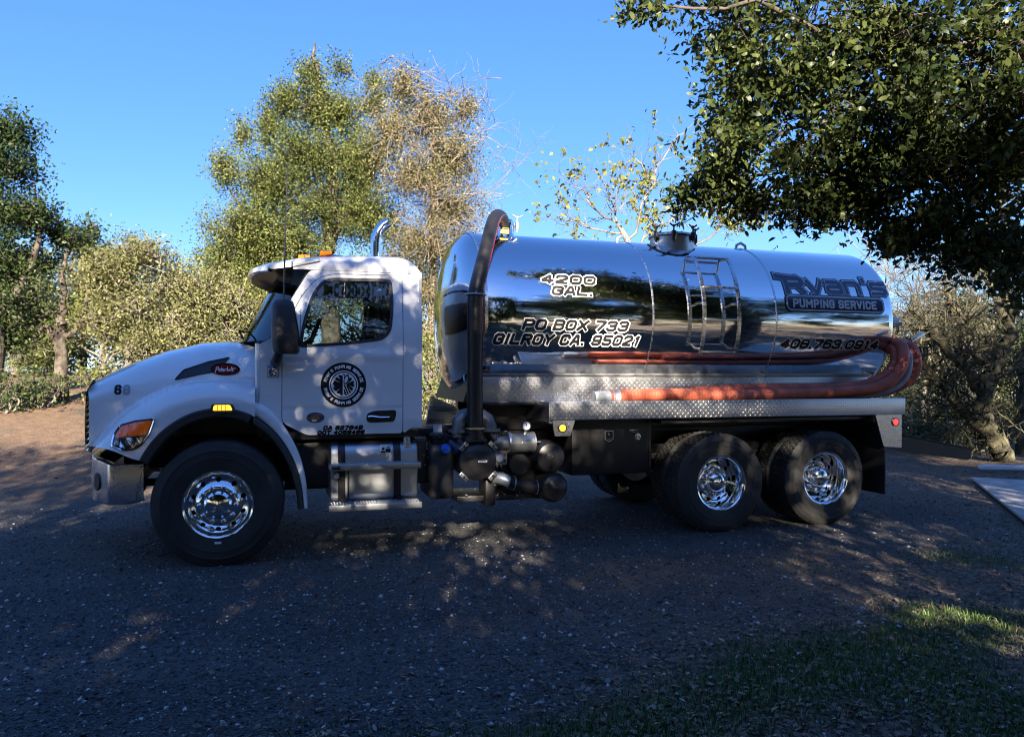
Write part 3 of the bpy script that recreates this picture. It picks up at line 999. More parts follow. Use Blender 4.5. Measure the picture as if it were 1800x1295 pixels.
bank = [bank_bush(71, M_SAGE, .5), bank_bush(73, M_OLIVE, .45), bank_bush(75, M_DKGREEN, .5)]
bank_used = [False] * 3
BANK = [(20, 22, 1.0, 2, 'dark bush deep behind the left edge tree'), (95, 21, .95, 1, 'olive bush behind the forked oak'), (185, 21, 1.0, 0, 'pale bush behind the left end of the pale scrub'),
        (150, 26, 1.3, 2, 'dark bush deepest at the left of the clearing'), (-60, 24, 1.2, 1, 'olive bush cut by the left picture edge'), (300, 23, 1.15, 1, 'olive bush standing behind the pale scrub'),
        (430, 19, 1.1, 2, 'dark bush behind the windscreen'), (640, 19, 1.1, 2, 'dark bush behind the door window'), (830, 16, 1.1, 0, 'pale bush behind the front tank end'),
        (960, 15, 1.0, 2, 'dark bush behind the tank below the capacity lettering'), (1080, 14, 1.0, 1, 'olive bush behind the tank below the hatch'), (1200, 13.5, 1.0, 2, 'dark bush behind the ladder'),
        (1320, 12.5, 1.0, 1, 'olive bush behind the tank right of the ladder'), (1440, 12, 1.0, 2, 'dark bush behind the company logo'),
        (1570, 13, .70, 2, 'low dark bush behind the rear tank end'), (1660, 12, .75, 2, 'low dark bush behind the gnarled oak'), (1760, 11, .85, 2, 'low dark bush right behind the gnarled oak trunk'), (1640, 10, .9, 2, 'dark bush left behind the gnarled oak'), (1745, 9, 1.0, 2, 'tall dark bush just behind the gnarled oak'), (1860, 11, .8, 2, 'dark bush beyond the right picture edge')]
for i, (px, Y, s_, k, lab) in enumerate(BANK):
    o = bank[k] if not bank_used[k] else copy_tree(bank[k])
    bank_used[k] = True
    q = P(px, 640, Y)
    o.location = (q[0], Y, gz(q[0], Y) - .1)
    o.rotation_euler = (0, 0, 1.3 * i)
    o.scale = (s_ * 1.1, s_ * 1.1, s_)
    o['label'] = lab

# --- 7. gnarled, mostly bare oak at right
YG = 3.9
t = tree_root('gnarled_oak', 'gnarled lichen covered bare oak with twisting limbs right of the truck', 'tree', 0, 0)
w = Wood(701)
r0 = P(1768, 822, YG)
limbs = [([r0 + [0, 0, -.3], P(1760, 790, YG), P(1735, 745, YG), P(1728, 700, YG), P(1745, 650, YG), P(1775, 590, YG), P(1765, 520, YG), P(1752, 440, YG), P(1760, 330, YG)], .19, .05),
         ([P(1752, 780, YG), P(1712, 745, YG + .1), P(1690, 715, YG + .2), P(1650, 672, YG + .3), P(1612, 628, YG + .3), P(1590, 600, YG + .3), P(1560, 585, YG + .3)], .12, .04),
         ([P(1730, 700, YG), P(1700, 650, YG - .1), P(1660, 605, YG - .2), P(1632, 575, YG - .3), P(1600, 545, YG - .3)], .11, .03),
         ([P(1690, 640, YG), P(1684, 600, YG + .2), P(1690, 560, YG + .2), P(1672, 530, YG + .2), P(1660, 500, YG + .2)], .09, .03),
         ([P(1745, 650, YG), P(1715, 625, YG - .2), P(1690, 610, YG - .3)], .07, .03),
         ([P(1770, 560, YG), P(1740, 500, YG), P(1700, 460, YG), P(1650, 430, YG)], .07, .02),
         ([P(1800, 820, YG + 1), P(1800, 700, YG + 1), P(1812, 560, YG + 1), P(1800, 420, YG + 1)], .17, .06)]
for pts, a, b2 in limbs:
    q, rr = w.path(pts, a, b2, 5, .035)
    for k in range(6, len(q)):
        for _ in range(3):
            w.grow(q[k], w.r.normal(0, 1, 3) + [-.1, .3, .35], w.r.uniform(.5, 1.1), min(.02, rr[k] * .3), 2, .38, 5, 1.6, .8, .02)
for k in range(70):
    w.grow(P(w.r.uniform(1590, 1820), w.r.uniform(420, 620), YG + w.r.uniform(.2, 1.6)), w.r.normal(0, 1, 3) + [0, 0, .2], w.r.uniform(.5, 1.2), .012, 2, .4, 5, 1.7, .8, .02)
gb = [pb(1700, 650, YG + .8, 90, 60, .8, 150), pb(1640, 710, YG + .6, 70, 50, .7, 150), pb(1790, 690, YG + 1.2, 50, 90, .8, 130), pb(1690, 540, YG + 1.0, 80, 40, .7, 60), pb(1770, 440, YG + .8, 60, 60, .7, 110), pb(1640, 600, YG + 1., 60, 40, .6, 60)]
crown('crown', gb, 9, .12, .055, M_DKGREEN, t, 703, clump=.9, cs=2.5, wood=w, twig_r=.006, shell=.6, tone0=.6, tvar=.3, twig_frac=.8)
w.build('trunk', M_BARKL, t)

# --- 8. pinkish twig thicket behind the tank's rear end, and low scrub
w = Wood(801)
for k in range(150):
    w.grow(P(w.r.uniform(1480, 1740), w.r.uniform(470, 660), w.r.uniform(8.5, 10.5)), w.r.normal(0, 1, 3) + [0, 0, .5], w.r.uniform(.8, 1.7), .018, 2, .35, 5, 1.7, .8, .04)
for px in (1500, 1560, 1620, 1690):
    b_ = P(px, 640, 9.5)
    w.path([(b_[0], 9.5, gz(b_[0], 9.5) - .2), P(px + 10, 600, 9.5), P(px - 10, 540, 9.5)], .09, .03, 4, .05)
tag(w.build('twig_thicket', M_TWIG, None), 'pale pinkish bare twig thicket behind the rear end of the tank', 'bush')


def scrub(label, blobs, *a, **k):
    pos = ['left', 'middle', 'right'] if len(blobs) == 3 else ['left', 'right']
    for i, b_ in enumerate(blobs):
        scrub1(label + (', %s one' % pos[i] if len(blobs) > 1 else ''), [b_], a[0], a[1] + 100 * i, **k)


def scrub1(label, blobs, material, seed, size=.08, per=12, sigma=.13, tone0=.5, name='scrub_bush', group='low scrub along the clearing'):
    t = tree_root(name, label, 'bush', 0, 0, group)
    w = Wood(seed)
    for b_ in blobs:
        g = gz(b_[0], b_[1])
        for k in range(5):
            w.path([(b_[0] + w.r.normal(0, .02), b_[1] + w.r.normal(0, .02), g - .1), (b_[0] + w.r.normal(0, .25), b_[1] + w.r.normal(0, .2), (g + b_[2]) / 2),
                    (b_[0] + w.r.normal(0, b_[3] * .6), b_[1] + w.r.normal(0, .3), b_[2] + b_[5] * .5)], .03, .008, 3, .03)
    crown('foliage', blobs, per, sigma, size, material, t, seed + 1, clump=.8, cs=2.2, wood=w, twig_r=.007, shell=.5, tone0=tone0, tvar=.25, twig_frac=.7)
    w.build('stems', M_TWIG, t)


def gb_(px, Y, rpx, h, n):
    """ground-hugging bush: sits on the terrain"""
    c = P(px, 640, Y)
    s = abs((at(px, 540, Y) - at(px, 640, Y)).z) / 100.0
    return (c[0], Y, gz(c[0], Y) + h * .5, rpx * s, .8, h * .6, n)


scrub('dark low scrub at the foot of the left edge trees', [gb_(10, 11.5, 60, .8, 110), gb_(70, 11.8, 50, .7, 90)], M_DKGREEN, 811, tone0=.45)
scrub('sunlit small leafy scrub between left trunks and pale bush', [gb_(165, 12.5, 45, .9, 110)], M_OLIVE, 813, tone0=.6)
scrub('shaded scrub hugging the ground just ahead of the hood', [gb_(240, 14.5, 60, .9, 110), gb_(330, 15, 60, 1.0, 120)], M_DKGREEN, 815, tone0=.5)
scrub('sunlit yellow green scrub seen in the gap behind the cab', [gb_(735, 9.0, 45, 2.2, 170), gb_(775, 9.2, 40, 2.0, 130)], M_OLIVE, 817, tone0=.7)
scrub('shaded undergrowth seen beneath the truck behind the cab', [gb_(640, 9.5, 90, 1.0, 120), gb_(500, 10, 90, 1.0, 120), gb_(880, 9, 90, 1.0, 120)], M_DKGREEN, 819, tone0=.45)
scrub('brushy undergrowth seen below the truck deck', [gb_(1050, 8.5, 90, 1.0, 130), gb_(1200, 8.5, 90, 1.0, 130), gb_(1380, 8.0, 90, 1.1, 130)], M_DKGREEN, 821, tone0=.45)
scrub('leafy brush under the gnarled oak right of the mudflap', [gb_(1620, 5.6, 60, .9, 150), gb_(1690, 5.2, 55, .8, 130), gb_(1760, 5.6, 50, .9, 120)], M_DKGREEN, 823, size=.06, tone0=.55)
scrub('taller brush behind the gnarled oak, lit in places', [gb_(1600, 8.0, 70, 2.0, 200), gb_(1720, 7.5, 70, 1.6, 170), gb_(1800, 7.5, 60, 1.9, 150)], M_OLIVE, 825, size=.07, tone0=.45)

# ------------------------------------------------------------------ stroke lettering
c_ = .2
_O = [(c_, 0), (1 - c_, 0), (1, c_), (1, 1 - c_), (1 - c_, 1), (c_, 1), (0, 1 - c_), (0, c_), (c_, 0)]
GL = {
    '0': [_O], 'O': [_O],
    '1': [[(.25, .82), (.6, 1), (.6, 0)]],
    '2': [[(0, .78), (0, .85), (.2, 1), (.8, 1), (1, .85), (1, .62), (0, .12), (0, 0), (1, 0)]],
    '3': [[(0, .85), (.2, 1), (.8, 1), (1, .85), (1, .65), (.8, .52), (.35, .52)], [(.8, .52), (1, .38), (1, .15), (.8, 0), (.2, 0), (0, .15)]],
    '4': [[(.72, 0), (.72, 1), (0, .36), (0, .26), (1, .26)]],
    '5': [[(1, 1), (0, 1), (0, .56), (.8, .56), (1, .42), (1, .15), (.8, 0), (.2, 0), (0, .14)]],
    '6': [[(1, .85), (.8, 1), (.2, 1), (0, .85), (0, .15), (.2, 0), (.8, 0), (1, .15), (1, .42), (.8, .56), (0, .56)]],
    '7': [[(0, 1), (1, 1), (1, .85), (.4, 0)]],
    '8': [_O, [(0, .52), (1, .52)]],
    '9': [[(0, .15), (.2, 0), (.8, 0), (1, .15), (1, .85), (.8, 1), (.2, 1), (0, .85), (0, .58), (.2, .44), (1, .44)]],
    'A': [[(0, 0), (.36, 1), (.64, 1), (1, 0)], [(.15, .3), (.85, .3)]],
    'B': [[(0, 0), (0, 1), (.8, 1), (1, .87), (1, .65), (.82, .53), (0, .53)], [(.82, .53), (1, .4), (1, .13), (.8, 0), (0, 0)]],
    'C': [[(1, .75), (1, .85), (.8, 1), (.2, 1), (0, .85), (0, .15), (.2, 0), (.8, 0), (1, .15), (1, .25)]],
    'D': [[(0, 0), (0, 1), (.75, 1), (1, .8), (1, .2), (.75, 0), (0, 0)]],
    'E': [[(1, 1), (0, 1), (0, 0), (1, 0)], [(0, .52), (.8, .52)]],
    'G': [[(1, .78), (1, .85), (.8, 1), (.2, 1), (0, .85), (0, .15), (.2, 0), (.8, 0), (1, .15), (1, .48), (.55, .48)]],
    'I': [[(.5, 0), (.5, 1)]],
    'K': [[(0, 0), (0, 1)], [(1, 1), (.1, .48), (1, 0)]],
    'L': [[(0, 1), (0, 0), (1, 0)]],
    'M': [[(0, 0), (0, 1), (.5, .35), (1, 1), (1, 0)]],
    'N': [[(0, 0), (0, 1), (1, 0), (1, 1)]],
    'P': [[(0, 0), (0, 1), (.8, 1), (1, .85), (1, .6), (.8, .45), (0, .45)]],
    'R': [[(0, 0), (0, 1), (.8, 1), (1, .86), (1, .64), (.8, .5), (0, .5)], [(.6, .5), (1, 0)]],
    'S': [[(1, .82), (.8, 1), (.2, 1), (0, .86), (0, .64), (.2, .53), (.8, .5), (1, .38), (1, .14), (.8, 0), (.2, 0), (0, .18)]],
    'T': [[(0, 1), (1, 1)], [(.5, 1), (.5, 0)]],
    'U': [[(0, 1), (0, .15), (.2, 0), (.8, 0), (1, .15), (1, 1)]],
    'V': [[(0, 1), (.5, 0), (1, 1)]],
    'X': [[(0, 0), (1, 1)], [(0, 1), (1, 0)]],
    'Y': [[(0, 1), (.5, .45), (1, 1)], [(.5, .45), (.5, 0)]],
    'y': [[(0, .72), (.42, .02)], [(1, .72), (.45, -.3), (.2, -.3)]],
    'a': [[(.08, .72), (.8, .72), (1, .6), (1, 0)], [(1, .4), (.15, .4), (0, .3), (0, .1), (.15, 0), (1, 0)]],
    'n': [[(0, 0), (0, .72), (.8, .72), (1, .58), (1, 0)]],
    's': [[(1, .72), (.1, .72), (0, .6), (0, .48), (.1, .38), (.9, .36), (1, .26), (1, .1), (.9, 0), (0, 0)]],
    "'": [[(.5, 1), (.45, .84)]],
    '.': [[(.5, 0), (.5, 0.001)]],
    '-': [[(0.1, .5), (.9, .5)]],
}
NARROW = {'I': .42, '.': .40, "'": .42, '1': .75, 'M': 1.25}


def text_segments(txt, x0, z0, h, adv, wid, th, shear=0.0, gap=0.55):
    """segments (ax,az,bx,bz, ea, eb) of a line of lettering; th = half stroke"""
    seg = []
    x = x0
    for ch in txt:
        if ch == ' ':
            x += adv * gap
            continue
        k = NARROW.get(ch, 1.0)
        w = wid * k
        for pl in GL[ch]:
            closed = pl[0] == pl[-1]
            pts = [(x + th + p[0] * (w - 2 * th) if k > .5 else x + w / 2 + (p[0] - .5) * .02 * wid, z0 + th + p[1] * (h - 2 * th)) for p in pl]
            pts = [(a + (b - z0) * shear, b) for a, b in pts]
            for i in range(len(pts) - 1):
                ea = th * (.42 if (i > 0 or closed) else 1.0)
                eb = th * (.42 if (i < len(pts) - 2 or closed) else 1.0)
                seg.append((*pts[i], *pts[i + 1], ea, eb))
        x += adv * k + (adv - wid) * (1 - k) if k < 1 else adv * k
    return seg, x


def sd_strokes(segs, th):
    def f(X, Z):
        d = np.full(X.shape, 1e9)
        for ax, az, bx, bz, ea, eb in segs:
            ex, ez = bx - ax, bz - az
            L = math.hypot(ex, ez) or 1e-6
            ex, ez = ex / L, ez / L
            if L < 1e-3: ex, ez = 0.0, 1.0
            u = (X - ax) * ex + (Z - az) * ez
            v = -(X - ax) * ez + (Z - az) * ex
            du = np.maximum(-ea - u, u - L - eb)
            dv = np.abs(v) - th
            q = np.maximum(du, dv)
            d = np.minimum(d, q)
        return d
    return f


def lettering(lines, th, h, fn, name, material, parent, grow=0.0, cell=None):
    """lines: list of segment lists -> ONE mesh part"""
    mb = MB()
    for segs in lines:
        # work letter-block by letter-block along x to keep grids small
        xs = [min(s[0], s[2]) for s in segs]; xe = [max(s[0], s[2]) for s in segs]
        zs = [min(s[1], s[3]) for s in segs]; ze = [max(s[1], s[3]) for s in segs]
        m = th * 1.6 + grow
        sheet(mb, region(lambda X, Z: sd_strokes(segs, th)(X, Z) - grow, min(xs) - m, max(xe) + m, min(zs) - m, max(ze) + m, cell or th * .6), fn)
    return mb.build(name, material, parent, fix=False, angle=60)


# ------------------------------------------------------------------ truck materials
M_WHITE = mat('white_truck_paint', (0.80, 0.81, 0.82), rough=.25, coat=1.0, var=.03, vscale=2.5)
M_BLACKP = mat('black_moulded_plastic', (0.022, 0.023, 0.026), rough=.45, bump=.15, bscale=300)
M_RUBBER = mat('tyre_rubber', (0.024, 0.023, 0.022), rough=.75, var=.45, vscale=4, bump=.08, bscale=120)
M_BLACK = mat('black_frame_paint', (0.012, 0.012, 0.014), rough=.38, var=.3, vscale=6)
M_SEAM = mat('seam_rubber', (0.01, 0.01, 0.011), rough=.7)
M_CHROME = mat('chrome', (0.80, 0.81, 0.83), rough=.05, metal=1, rvar=.03, vscale=5)
M_POLISH = mat('polished_wheel_alloy', (0.86, 0.87, 0.88), rough=.07, metal=1, rvar=.04, vscale=7)
M_ALU = mat('brushed_aluminium', (0.60, 0.62, 0.64), rough=.26, metal=1, rvar=.08, vscale=6, bump=.03, bscale=90, stretch=(.2, 1, 3))
M_PLATE = mat('tread_plate_aluminium', (0.56, 0.57, 0.59), rough=.30, metal=1, rvar=.03, vscale=5)
M_STEEL = mat('galvanised_steel', (0.44, 0.46, 0.48), rough=.36, metal=.9, var=.15, vscale=9)
M_GREYP = mat('grey_cast_pipe', (0.20, 0.21, 0.22), rough=.42, metal=.3, var=.2, vscale=9, bump=.1, bscale=60)
M_AMBER = mat('amber_lens', (0.55, 0.13, 0.01), rough=.15, coat=1)
M_AMBERLIT = mat('lit_amber_lamp', (0.95, 0.35, 0.02), rough=.15, emit=(1, .42, .03), estr=.42)
M_REDLIT = mat('lit_red_lamp', (0.9, 0.02, 0.02), rough=.15, emit=(1, .03, .03), estr=.5)
M_ORANGE = mat('orange_lens', (0.85, 0.16, 0.01), rough=.1, coat=1, emit=(1, .2, .01), estr=.015)
M_DECALK = mat('black_vinyl', (0.008, 0.008, 0.009), rough=.55, spec=.25)
M_DECALW = mat('white_vinyl', (0.86, 0.87, 0.88), rough=.4)
M_DECALG = mat('silver_grey_vinyl', (0.66, 0.70, 0.76), rough=.35)
M_DECALN = mat('navy_vinyl', (0.02, 0.035, 0.10), rough=.25, coat=.5)
M_RED = mat('red_enamel', (0.26, 0.012, 0.018), rough=.2, coat=1)
M_BLUE = mat('blue_plastic', (0.02, 0.16, 0.72), rough=.35)
M_YLAB = mat('yellow_label', (0.75, 0.50, 0.05), rough=.5)
M_HOSEO = mat('orange_suction_hose', (0.52, 0.12, 0.065), rough=.55, var=.3, vscale=6)
M_HOSEG = mat('grey_hose', (0.38, 0.41, 0.45), rough=.45, var=.1, vscale=6)
M_INTERIOR = mat('cab_interior', (0.035, 0.034, 0.034), rough=.8)
M_FLAP = mat('mudflap_rubber', (0.012, 0.012, 0.013), rough=.65)


def tank_mat():
    m = bpy.data.materials.new('mirror_polished_tank')
    m.use_nodes = True
    nt = m.node_tree
    b = nt.nodes['Principled BSDF']
    b.inputs['Base Color'].default_value = (0.74, 0.75, 0.77, 1)
    b.inputs['Metallic'].default_value = 1
    tc = nt.nodes.new('ShaderNodeTexCoord')
    mp = nt.nodes.new('ShaderNodeMapping')
    mp.inputs['Scale'].default_value = (.35, 1.6, 1.6)
    nt.links.new(tc.outputs['Object'], mp.inputs[0])
    n = nt.nodes.new('ShaderNodeTexNoise')
    n.inputs['Scale'].default_value = 2.4
    n.inputs['Detail'].default_value = 3
    nt.links.new(mp.outputs[0], n.inputs['Vector'])
    bp = nt.nodes.new('ShaderNodeBump')
    bp.inputs['Strength'].default_value = .17
    bp.inputs['Distance'].default_value = .02
    nt.links.new(n.outputs['Fac'], bp.inputs['Height'])
    mp2 = nt.nodes.new('ShaderNodeMapping')          # rolled-sheet ripple running along the shell
    mp2.inputs['Scale'].default_value = (.9, 9.0, 9.0)
    nt.links.new(tc.outputs['Object'], mp2.inputs[0])
    n5 = nt.nodes.new('ShaderNodeTexNoise')
    n5.inputs['Scale'].default_value = 2.2
    n5.inputs['Detail'].default_value = 4
    nt.links.new(mp2.outputs[0], n5.inputs['Vector'])
    bp2 = nt.nodes.new('ShaderNodeBump')
    bp2.inputs['Strength'].default_value = .11
    bp2.inputs['Distance'].default_value = .006
    nt.links.new(n5.outputs['Fac'], bp2.inputs['Height'])
    nt.links.new(bp.outputs[0], bp2.inputs['Normal'])
    nt.links.new(bp2.outputs[0], b.inputs['Normal'])
    n2 = nt.nodes.new('ShaderNodeTexNoise')
    n2.inputs['Scale'].default_value = 3.5
    n2.inputs['Detail'].default_value = 8
    nt.links.new(tc.outputs['Object'], n2.inputs['Vector'])
    mr = nt.nodes.new('ShaderNodeMapRange')
    mr.inputs['From Min'].default_value = .35
    mr.inputs['From Max'].default_value = .75
    mr.inputs['To Min'].default_value = .03
    mr.inputs['To Max'].default_value = .11
    nt.links.new(n2.outputs['Fac'], mr.inputs['Value'])
    nt.links.new(mr.outputs[0], b.inputs['Roughness'])
    return m


M_TANK = tank_mat()


def glass_mat(name, tint, refl=1.0):
    m = bpy.data.materials.new(name)
    m.use_nodes = True
    nt = m.node_tree
    nt.nodes.remove(nt.nodes['Principled BSDF'])
    tr = nt.nodes.new('ShaderNodeBsdfTransparent')
    tr.inputs['Color'].default_value = (*tint, 1)
    gl = nt.nodes.new('ShaderNodeBsdfGlossy')
    gl.inputs['Roughness'].default_value = .01
    fr = nt.nodes.new('ShaderNodeFresnel')
    fr.inputs['IOR'].default_value = 1.9 * refl
    mx = nt.nodes.new('ShaderNodeMixShader')
    nt.links.new(fr.outputs[0], mx.inputs[0])
    nt.links.new(tr.outputs[0], mx.inputs[1])
    nt.links.new(gl.outputs[0], mx.inputs[2])
    nt.links.new(mx.outputs[0], nt.nodes['Material Output'].inputs['Surface'])
    return m


M_GLASS = glass_mat('tinted_side_glass', (.55, .62, .62))
M_WSGLASS = glass_mat('windscreen_glass', (.45, .55, .55))
M_CLEAR = glass_mat('clear_lens', (.95, .95, .95), .8)

YM = 1.22                                   # truck centre line


def mir(mb):
    """mirror a mesh about the truck centre line into the same part"""
    n = len(mb.v)
    mb.v += [(x, 2 * YM - y, z) for x, y, z in mb.v]
    mb.f += [tuple(i + n for i in f)[::-1] for f in list(mb.f)]
    return mb


def mirrored(mb):
    m = MB()
    m.v = [(x, 2 * YM - y, z) for x, y, z in mb.v]
    m.f = [f[::-1] for f in mb.f]
    return m


TR = empty('tanker_truck', (3.0, YM, 0))
tag(TR, 'white vacuum tanker truck with mirror polished steel tank parked side on', 'truck')
ORG = (-3.0, -YM, 0.0)                      # parts are modelled in world coordinates, then hung on the truck


def part(mb, name, material, parent=None, angle=35, fix=True, label=None, kind=None):
    o = mb.build(name, material, parent or TR, angle, fix, kind=kind)
    if (parent or TR) is TR: o.location = ORG
    if label: o['label'] = label
    return o


def part2(mb, *a, **k):
    o = part(mb, *a, **k)
    part(mirrored(mb), *a, **k)
    return o


def lett(lines, th, h, fn, name, material, parent=None, grow=0., cell=None, label=None):
    o = lettering(lines, th, h, fn, name, material, parent or TR, grow, cell)
    if (parent or TR) is TR: o.location = ORG
    if label: o['label'] = label
    return o


# ------------------------------------------------------------------ hood
HUBZ = .52


def z_top(x): return float(np.interp(x, [-1.0, -.93, -.85, -.66, -.43, -.14, .1, .30], [1.55, 1.61, 1.67, 1.77, 1.87, 1.95, 1.975, 1.975]))


def arch_bot(x):
    t = 1 - (x / .71) ** 2
    za = HUBZ + .84 * math.sqrt(t) if t > 0 else 0
    front = .93 + .10 * sstep(-.62, -.95, x)
    return max(za if x > -.63 else 0, float(front)) if x < .0 else max(za, 1.2)


def hood_pt(x, t):
    """t: 0 lower edge .. 1 centre line on top"""
    w = .865 + .105 * float(sstep(-1.0, .1, x))
    zt, zl = z_top(x), arch_bot(x)
    z0 = 1.22
    if t < .34:                                   # lower flank (fender side)
        z = zl + (max(1.40, zl + .02) - zl) * (t / .34)
        z1 = 1.40
        yb = YM - w
    else:
        a = (t - .34) / .66 * math.pi / 2
        n = 2 / 3.1
        zl2 = max(1.40, zl + .02)
        z = zl2 + (zt - zl2) * (math.sin(a) ** n if a > 1e-4 else 0)
        yb = YM - w * (max(0.0, math.cos(a)) ** n if a < math.pi / 2 - 1e-4 else 0)
    r = math.hypot(x, z - HUBZ)
    s = max(0.0, min(1.0, (r - .90) / .20))
    yf = .055 + .30 * (1 - math.sqrt(max(0, 1 - s * s))) + 9.0 * max(0.0, r - 1.08)
    k = .07
    h = max(k - abs(yb - yf), 0) / k
    y = min(yb, yf) - h * h * k * .25
    y = min(y, YM)
    fr = (.30 - x) / 1.3
    xs = x - .15 * fr * (1 - ((YM - y) / 1.17) ** 2) + .055 * fr ** 3 * float(sstep(.45, .0, y)) * 1.2
    return (xs, y, z)


HX = [-1.0 + 1.30 * (i / 94.0) for i in range(95)]
HT = [j / 100.0 for j in range(101)]
HG = [[hood_pt(x, t) for t in HT] for x in HX]
hood = part(mir(MB().grid(HG)), 'hood', M_WHITE, angle=50)
_hp = np.array([p for r_ in HG for p in r_])


def hood_y(x, z):
    d = (_hp[:, 0] - x) ** 2 + (_hp[:, 2] - z) ** 2 + np.where(_hp[:, 1] > .75, 1, 0)
    i = np.argsort(d)[:5]
    wgt = 1 / (d[i] + 1e-5)
    return float((_hp[i, 1] * wgt).sum() / wgt.sum())


def on_hood(off):
    return lambda x, z: (x, hood_y(x, z) - off, z)


# wheel-arch lip (black plastic), front part and rear part
def arch_band(a0, a1, ro, ri, y0, y1, n=30, cx=0.0):
    m = MB()
    R = []
    for i in range(n + 1):
        a = a0 + (a1 - a0) * i / n
        co, si = math.cos(a), math.sin(a)
        row = []
        for (rr, y) in ((ro, y0 + .012), (ro - .012, y0), (ri + .015, y0), (ri, y0 + .015), (ri, y1)):
            row.append((cx + co * (.71 + rr), y, HUBZ + si * (.84 + rr)))
        R.append(row)
    return m.grid(R)


trim = part2(arch_band(math.pi * .836, math.pi * .375, .006, -.078, .030, .30), 'arch_trim', M_BLACKP)
# marker lamp on the arch
mb = MB().prism(rpoly([(-.075, 1.325), (-.055, 1.40), (.115, 1.40), (.145, 1.325)], .02, 3), .012, .10)
mk = part(mb, 'marker_lamp', M_BLACKP)
part(MB().prism(rpoly([(-.045, 1.345), (-.035, 1.392), (.095, 1.392), (.115, 1.345)], .012, 3), .006, .03), 'lens', M_AMBERLIT, mk)
for k in range(3):
    part(MB().box(-.01 + k * .032, -.004 + k * .032, .003, .02, 1.346, 1.391), 'lens_rib', M_AMBER, mk)

# rear fender behind the seam
outer = [(.285, 1.415), (.40, 1.365), (.50, 1.26), (.60, 1.11), (.68, .94), (.73, .76), (.75, .60), (.755, .455)]
inner = [(.72, .455), (.705, .60), (.675, .76), (.615, .92), (.53, 1.07), (.43, 1.19), (.33, 1.275), (.285, 1.295)]


def smooth_line(p, n=5):
    q = []
    p = [np.array(a) for a in p]
    for i in range(len(p) - 1):
        p0, p1, p2, p3 = p[max(i - 1, 0)], p[i], p[i + 1], p[min(i + 2, len(p) - 1)]
        for k in range(n):
            t = k / n
            q.append(tuple(.5 * (2 * p1 + (-p0 + p2) * t + (2 * p0 - 5 * p1 + 4 * p2 - p3) * t * t + (-p0 + 3 * p1 - 3 * p2 + p3) * t ** 3)))
    q.append(tuple(p[-1]))
    return q


def ribbon(o, i, ys):
    """band between two polylines in x,z with a rounded outer edge that runs back inboard"""
    o, i = smooth_line(o), smooth_line(i)[::-1]
    R = []
    for a, b in zip(o, i):
        a, b = np.array(a), np.array(b)
        R.append([(*(b),), ] and [(b[0], ys + .01, b[1]), (b[0] * .9 + a[0] * .1, ys, b[1] * .9 + a[1] * .1), (b[0] * .35 + a[0] * .65, ys + .002, b[1] * .35 + a[1] * .65),
                  (b[0] * .08 + a[0] * .92, ys + .02, b[1] * .08 + a[1] * .92), (a[0], ys + .06, a[1]), (a[0], ys + .5, a[1])])
    return MB().grid(R)


fend = part2(ribbon(outer, inner, .075), 'rear_fender', M_WHITE, angle=50)
o2 = inner[::-1]
i2 = [(.665, .455), (.65, .60), (.615, .75), (.56, .895), (.48, 1.03), (.39, 1.135), (.31, 1.20), (.285, 1.215)]
part2(ribbon(o2, i2, .060), 'rear_arch_trim', M_BLACKP, angle=50)
# inner liner
mb = MB()
R = []
for i in range(31):
    a = math.pi * (.97 - .95 * i / 30)
    R.append([(.66 * math.cos(a), y, HUBZ + (.77 if True else 0) * math.sin(a)) for y in (.09, .4, .72)])
part2(mb.grid(R), 'arch_liner', M_BLACK)

# side vent + badge on the hood
vent = [(-.375, 1.605), (-.305, 1.69), (-.10, 1.765), (.075, 1.805), (.02, 1.735), (-.06, 1.675)]
mb = MB()
sheet(mb, region(sd_poly(rpoly(vent, .012, 3)), -.4, .1, 1.58, 1.83, .012), on_hood(.004))
vt = part(mb, 'hood_vent', M_BLACK, fix=False)
mb = MB().tube([(*[on_hood(.006)(x, z)][0],) for x, z in rpoly(vent, .012, 3)], .006, 6, closed=True)
part(mb, 'vent_frame', M_BLACKP, vt)
bz = (.045, 1.70)


def sd_ell(cx, cz, a, b): return lambda X, Z: (np.sqrt(((X - cx) / a) ** 2 + ((Z - cz) / b) ** 2) - 1) * min(a, b)


def flat_on_hood(off):
    y0, y1 = hood_y(bz[0] - .1, bz[1]), hood_y(bz[0] + .1, bz[1])
    return lambda x, z: (x, y0 + (y1 - y0) * (x - bz[0] + .1) / .2 - off, z)


bd = part(sheet(MB(), region(sd_ell(*bz, .122, .054), -.09, .18, 1.64, 1.76, .006), flat_on_hood(.034), (0, .045, 0)), 'badge', M_CHROME, fix=False)
part(sheet(MB(), region(sd_ell(*bz, .108, .042), -.09, .18, 1.64, 1.76, .006), flat_on_hood(.0375)), 'badge_face', M_RED, bd, fix=False)
scr = [[(0, -.35), (.06, .75), (.10, .95), (.17, .8), (.15, .45), (.05, .3)], [(.17, .12), (.23, .3), (.2, .42), (.16, .25), (.2, -.02), (.27, .05)], [(.31, .75), (.29, .02), (.34, 0)], [(.25, .48), (.37, .5)],
       [(.36, .12), (.42, .3), (.4, .42), (.36, .25), (.39, -.02), (.46, .05)], [(.47, .4), (.48, 0)], [(.48, .3), (.56, .42)], [(.6, .95), (.58, 0), (.66, .05), (.68, .28), (.6, .33)], [(.72, .38), (.72, 0)], [(.79, .95), (.77, 0)], [(.86, .75), (.84, 0), (.9, .05)], [(.8, .52), (.99, .58)]]
sg = []
for pl in scr:
    q = [(bz[0] - .085 + .172 * a, bz[1] - .016 + .038 * b) for a, b in pl]
    sg += [(*q[i], *q[i + 1], .002, .002) for i in range(len(q) - 1)]
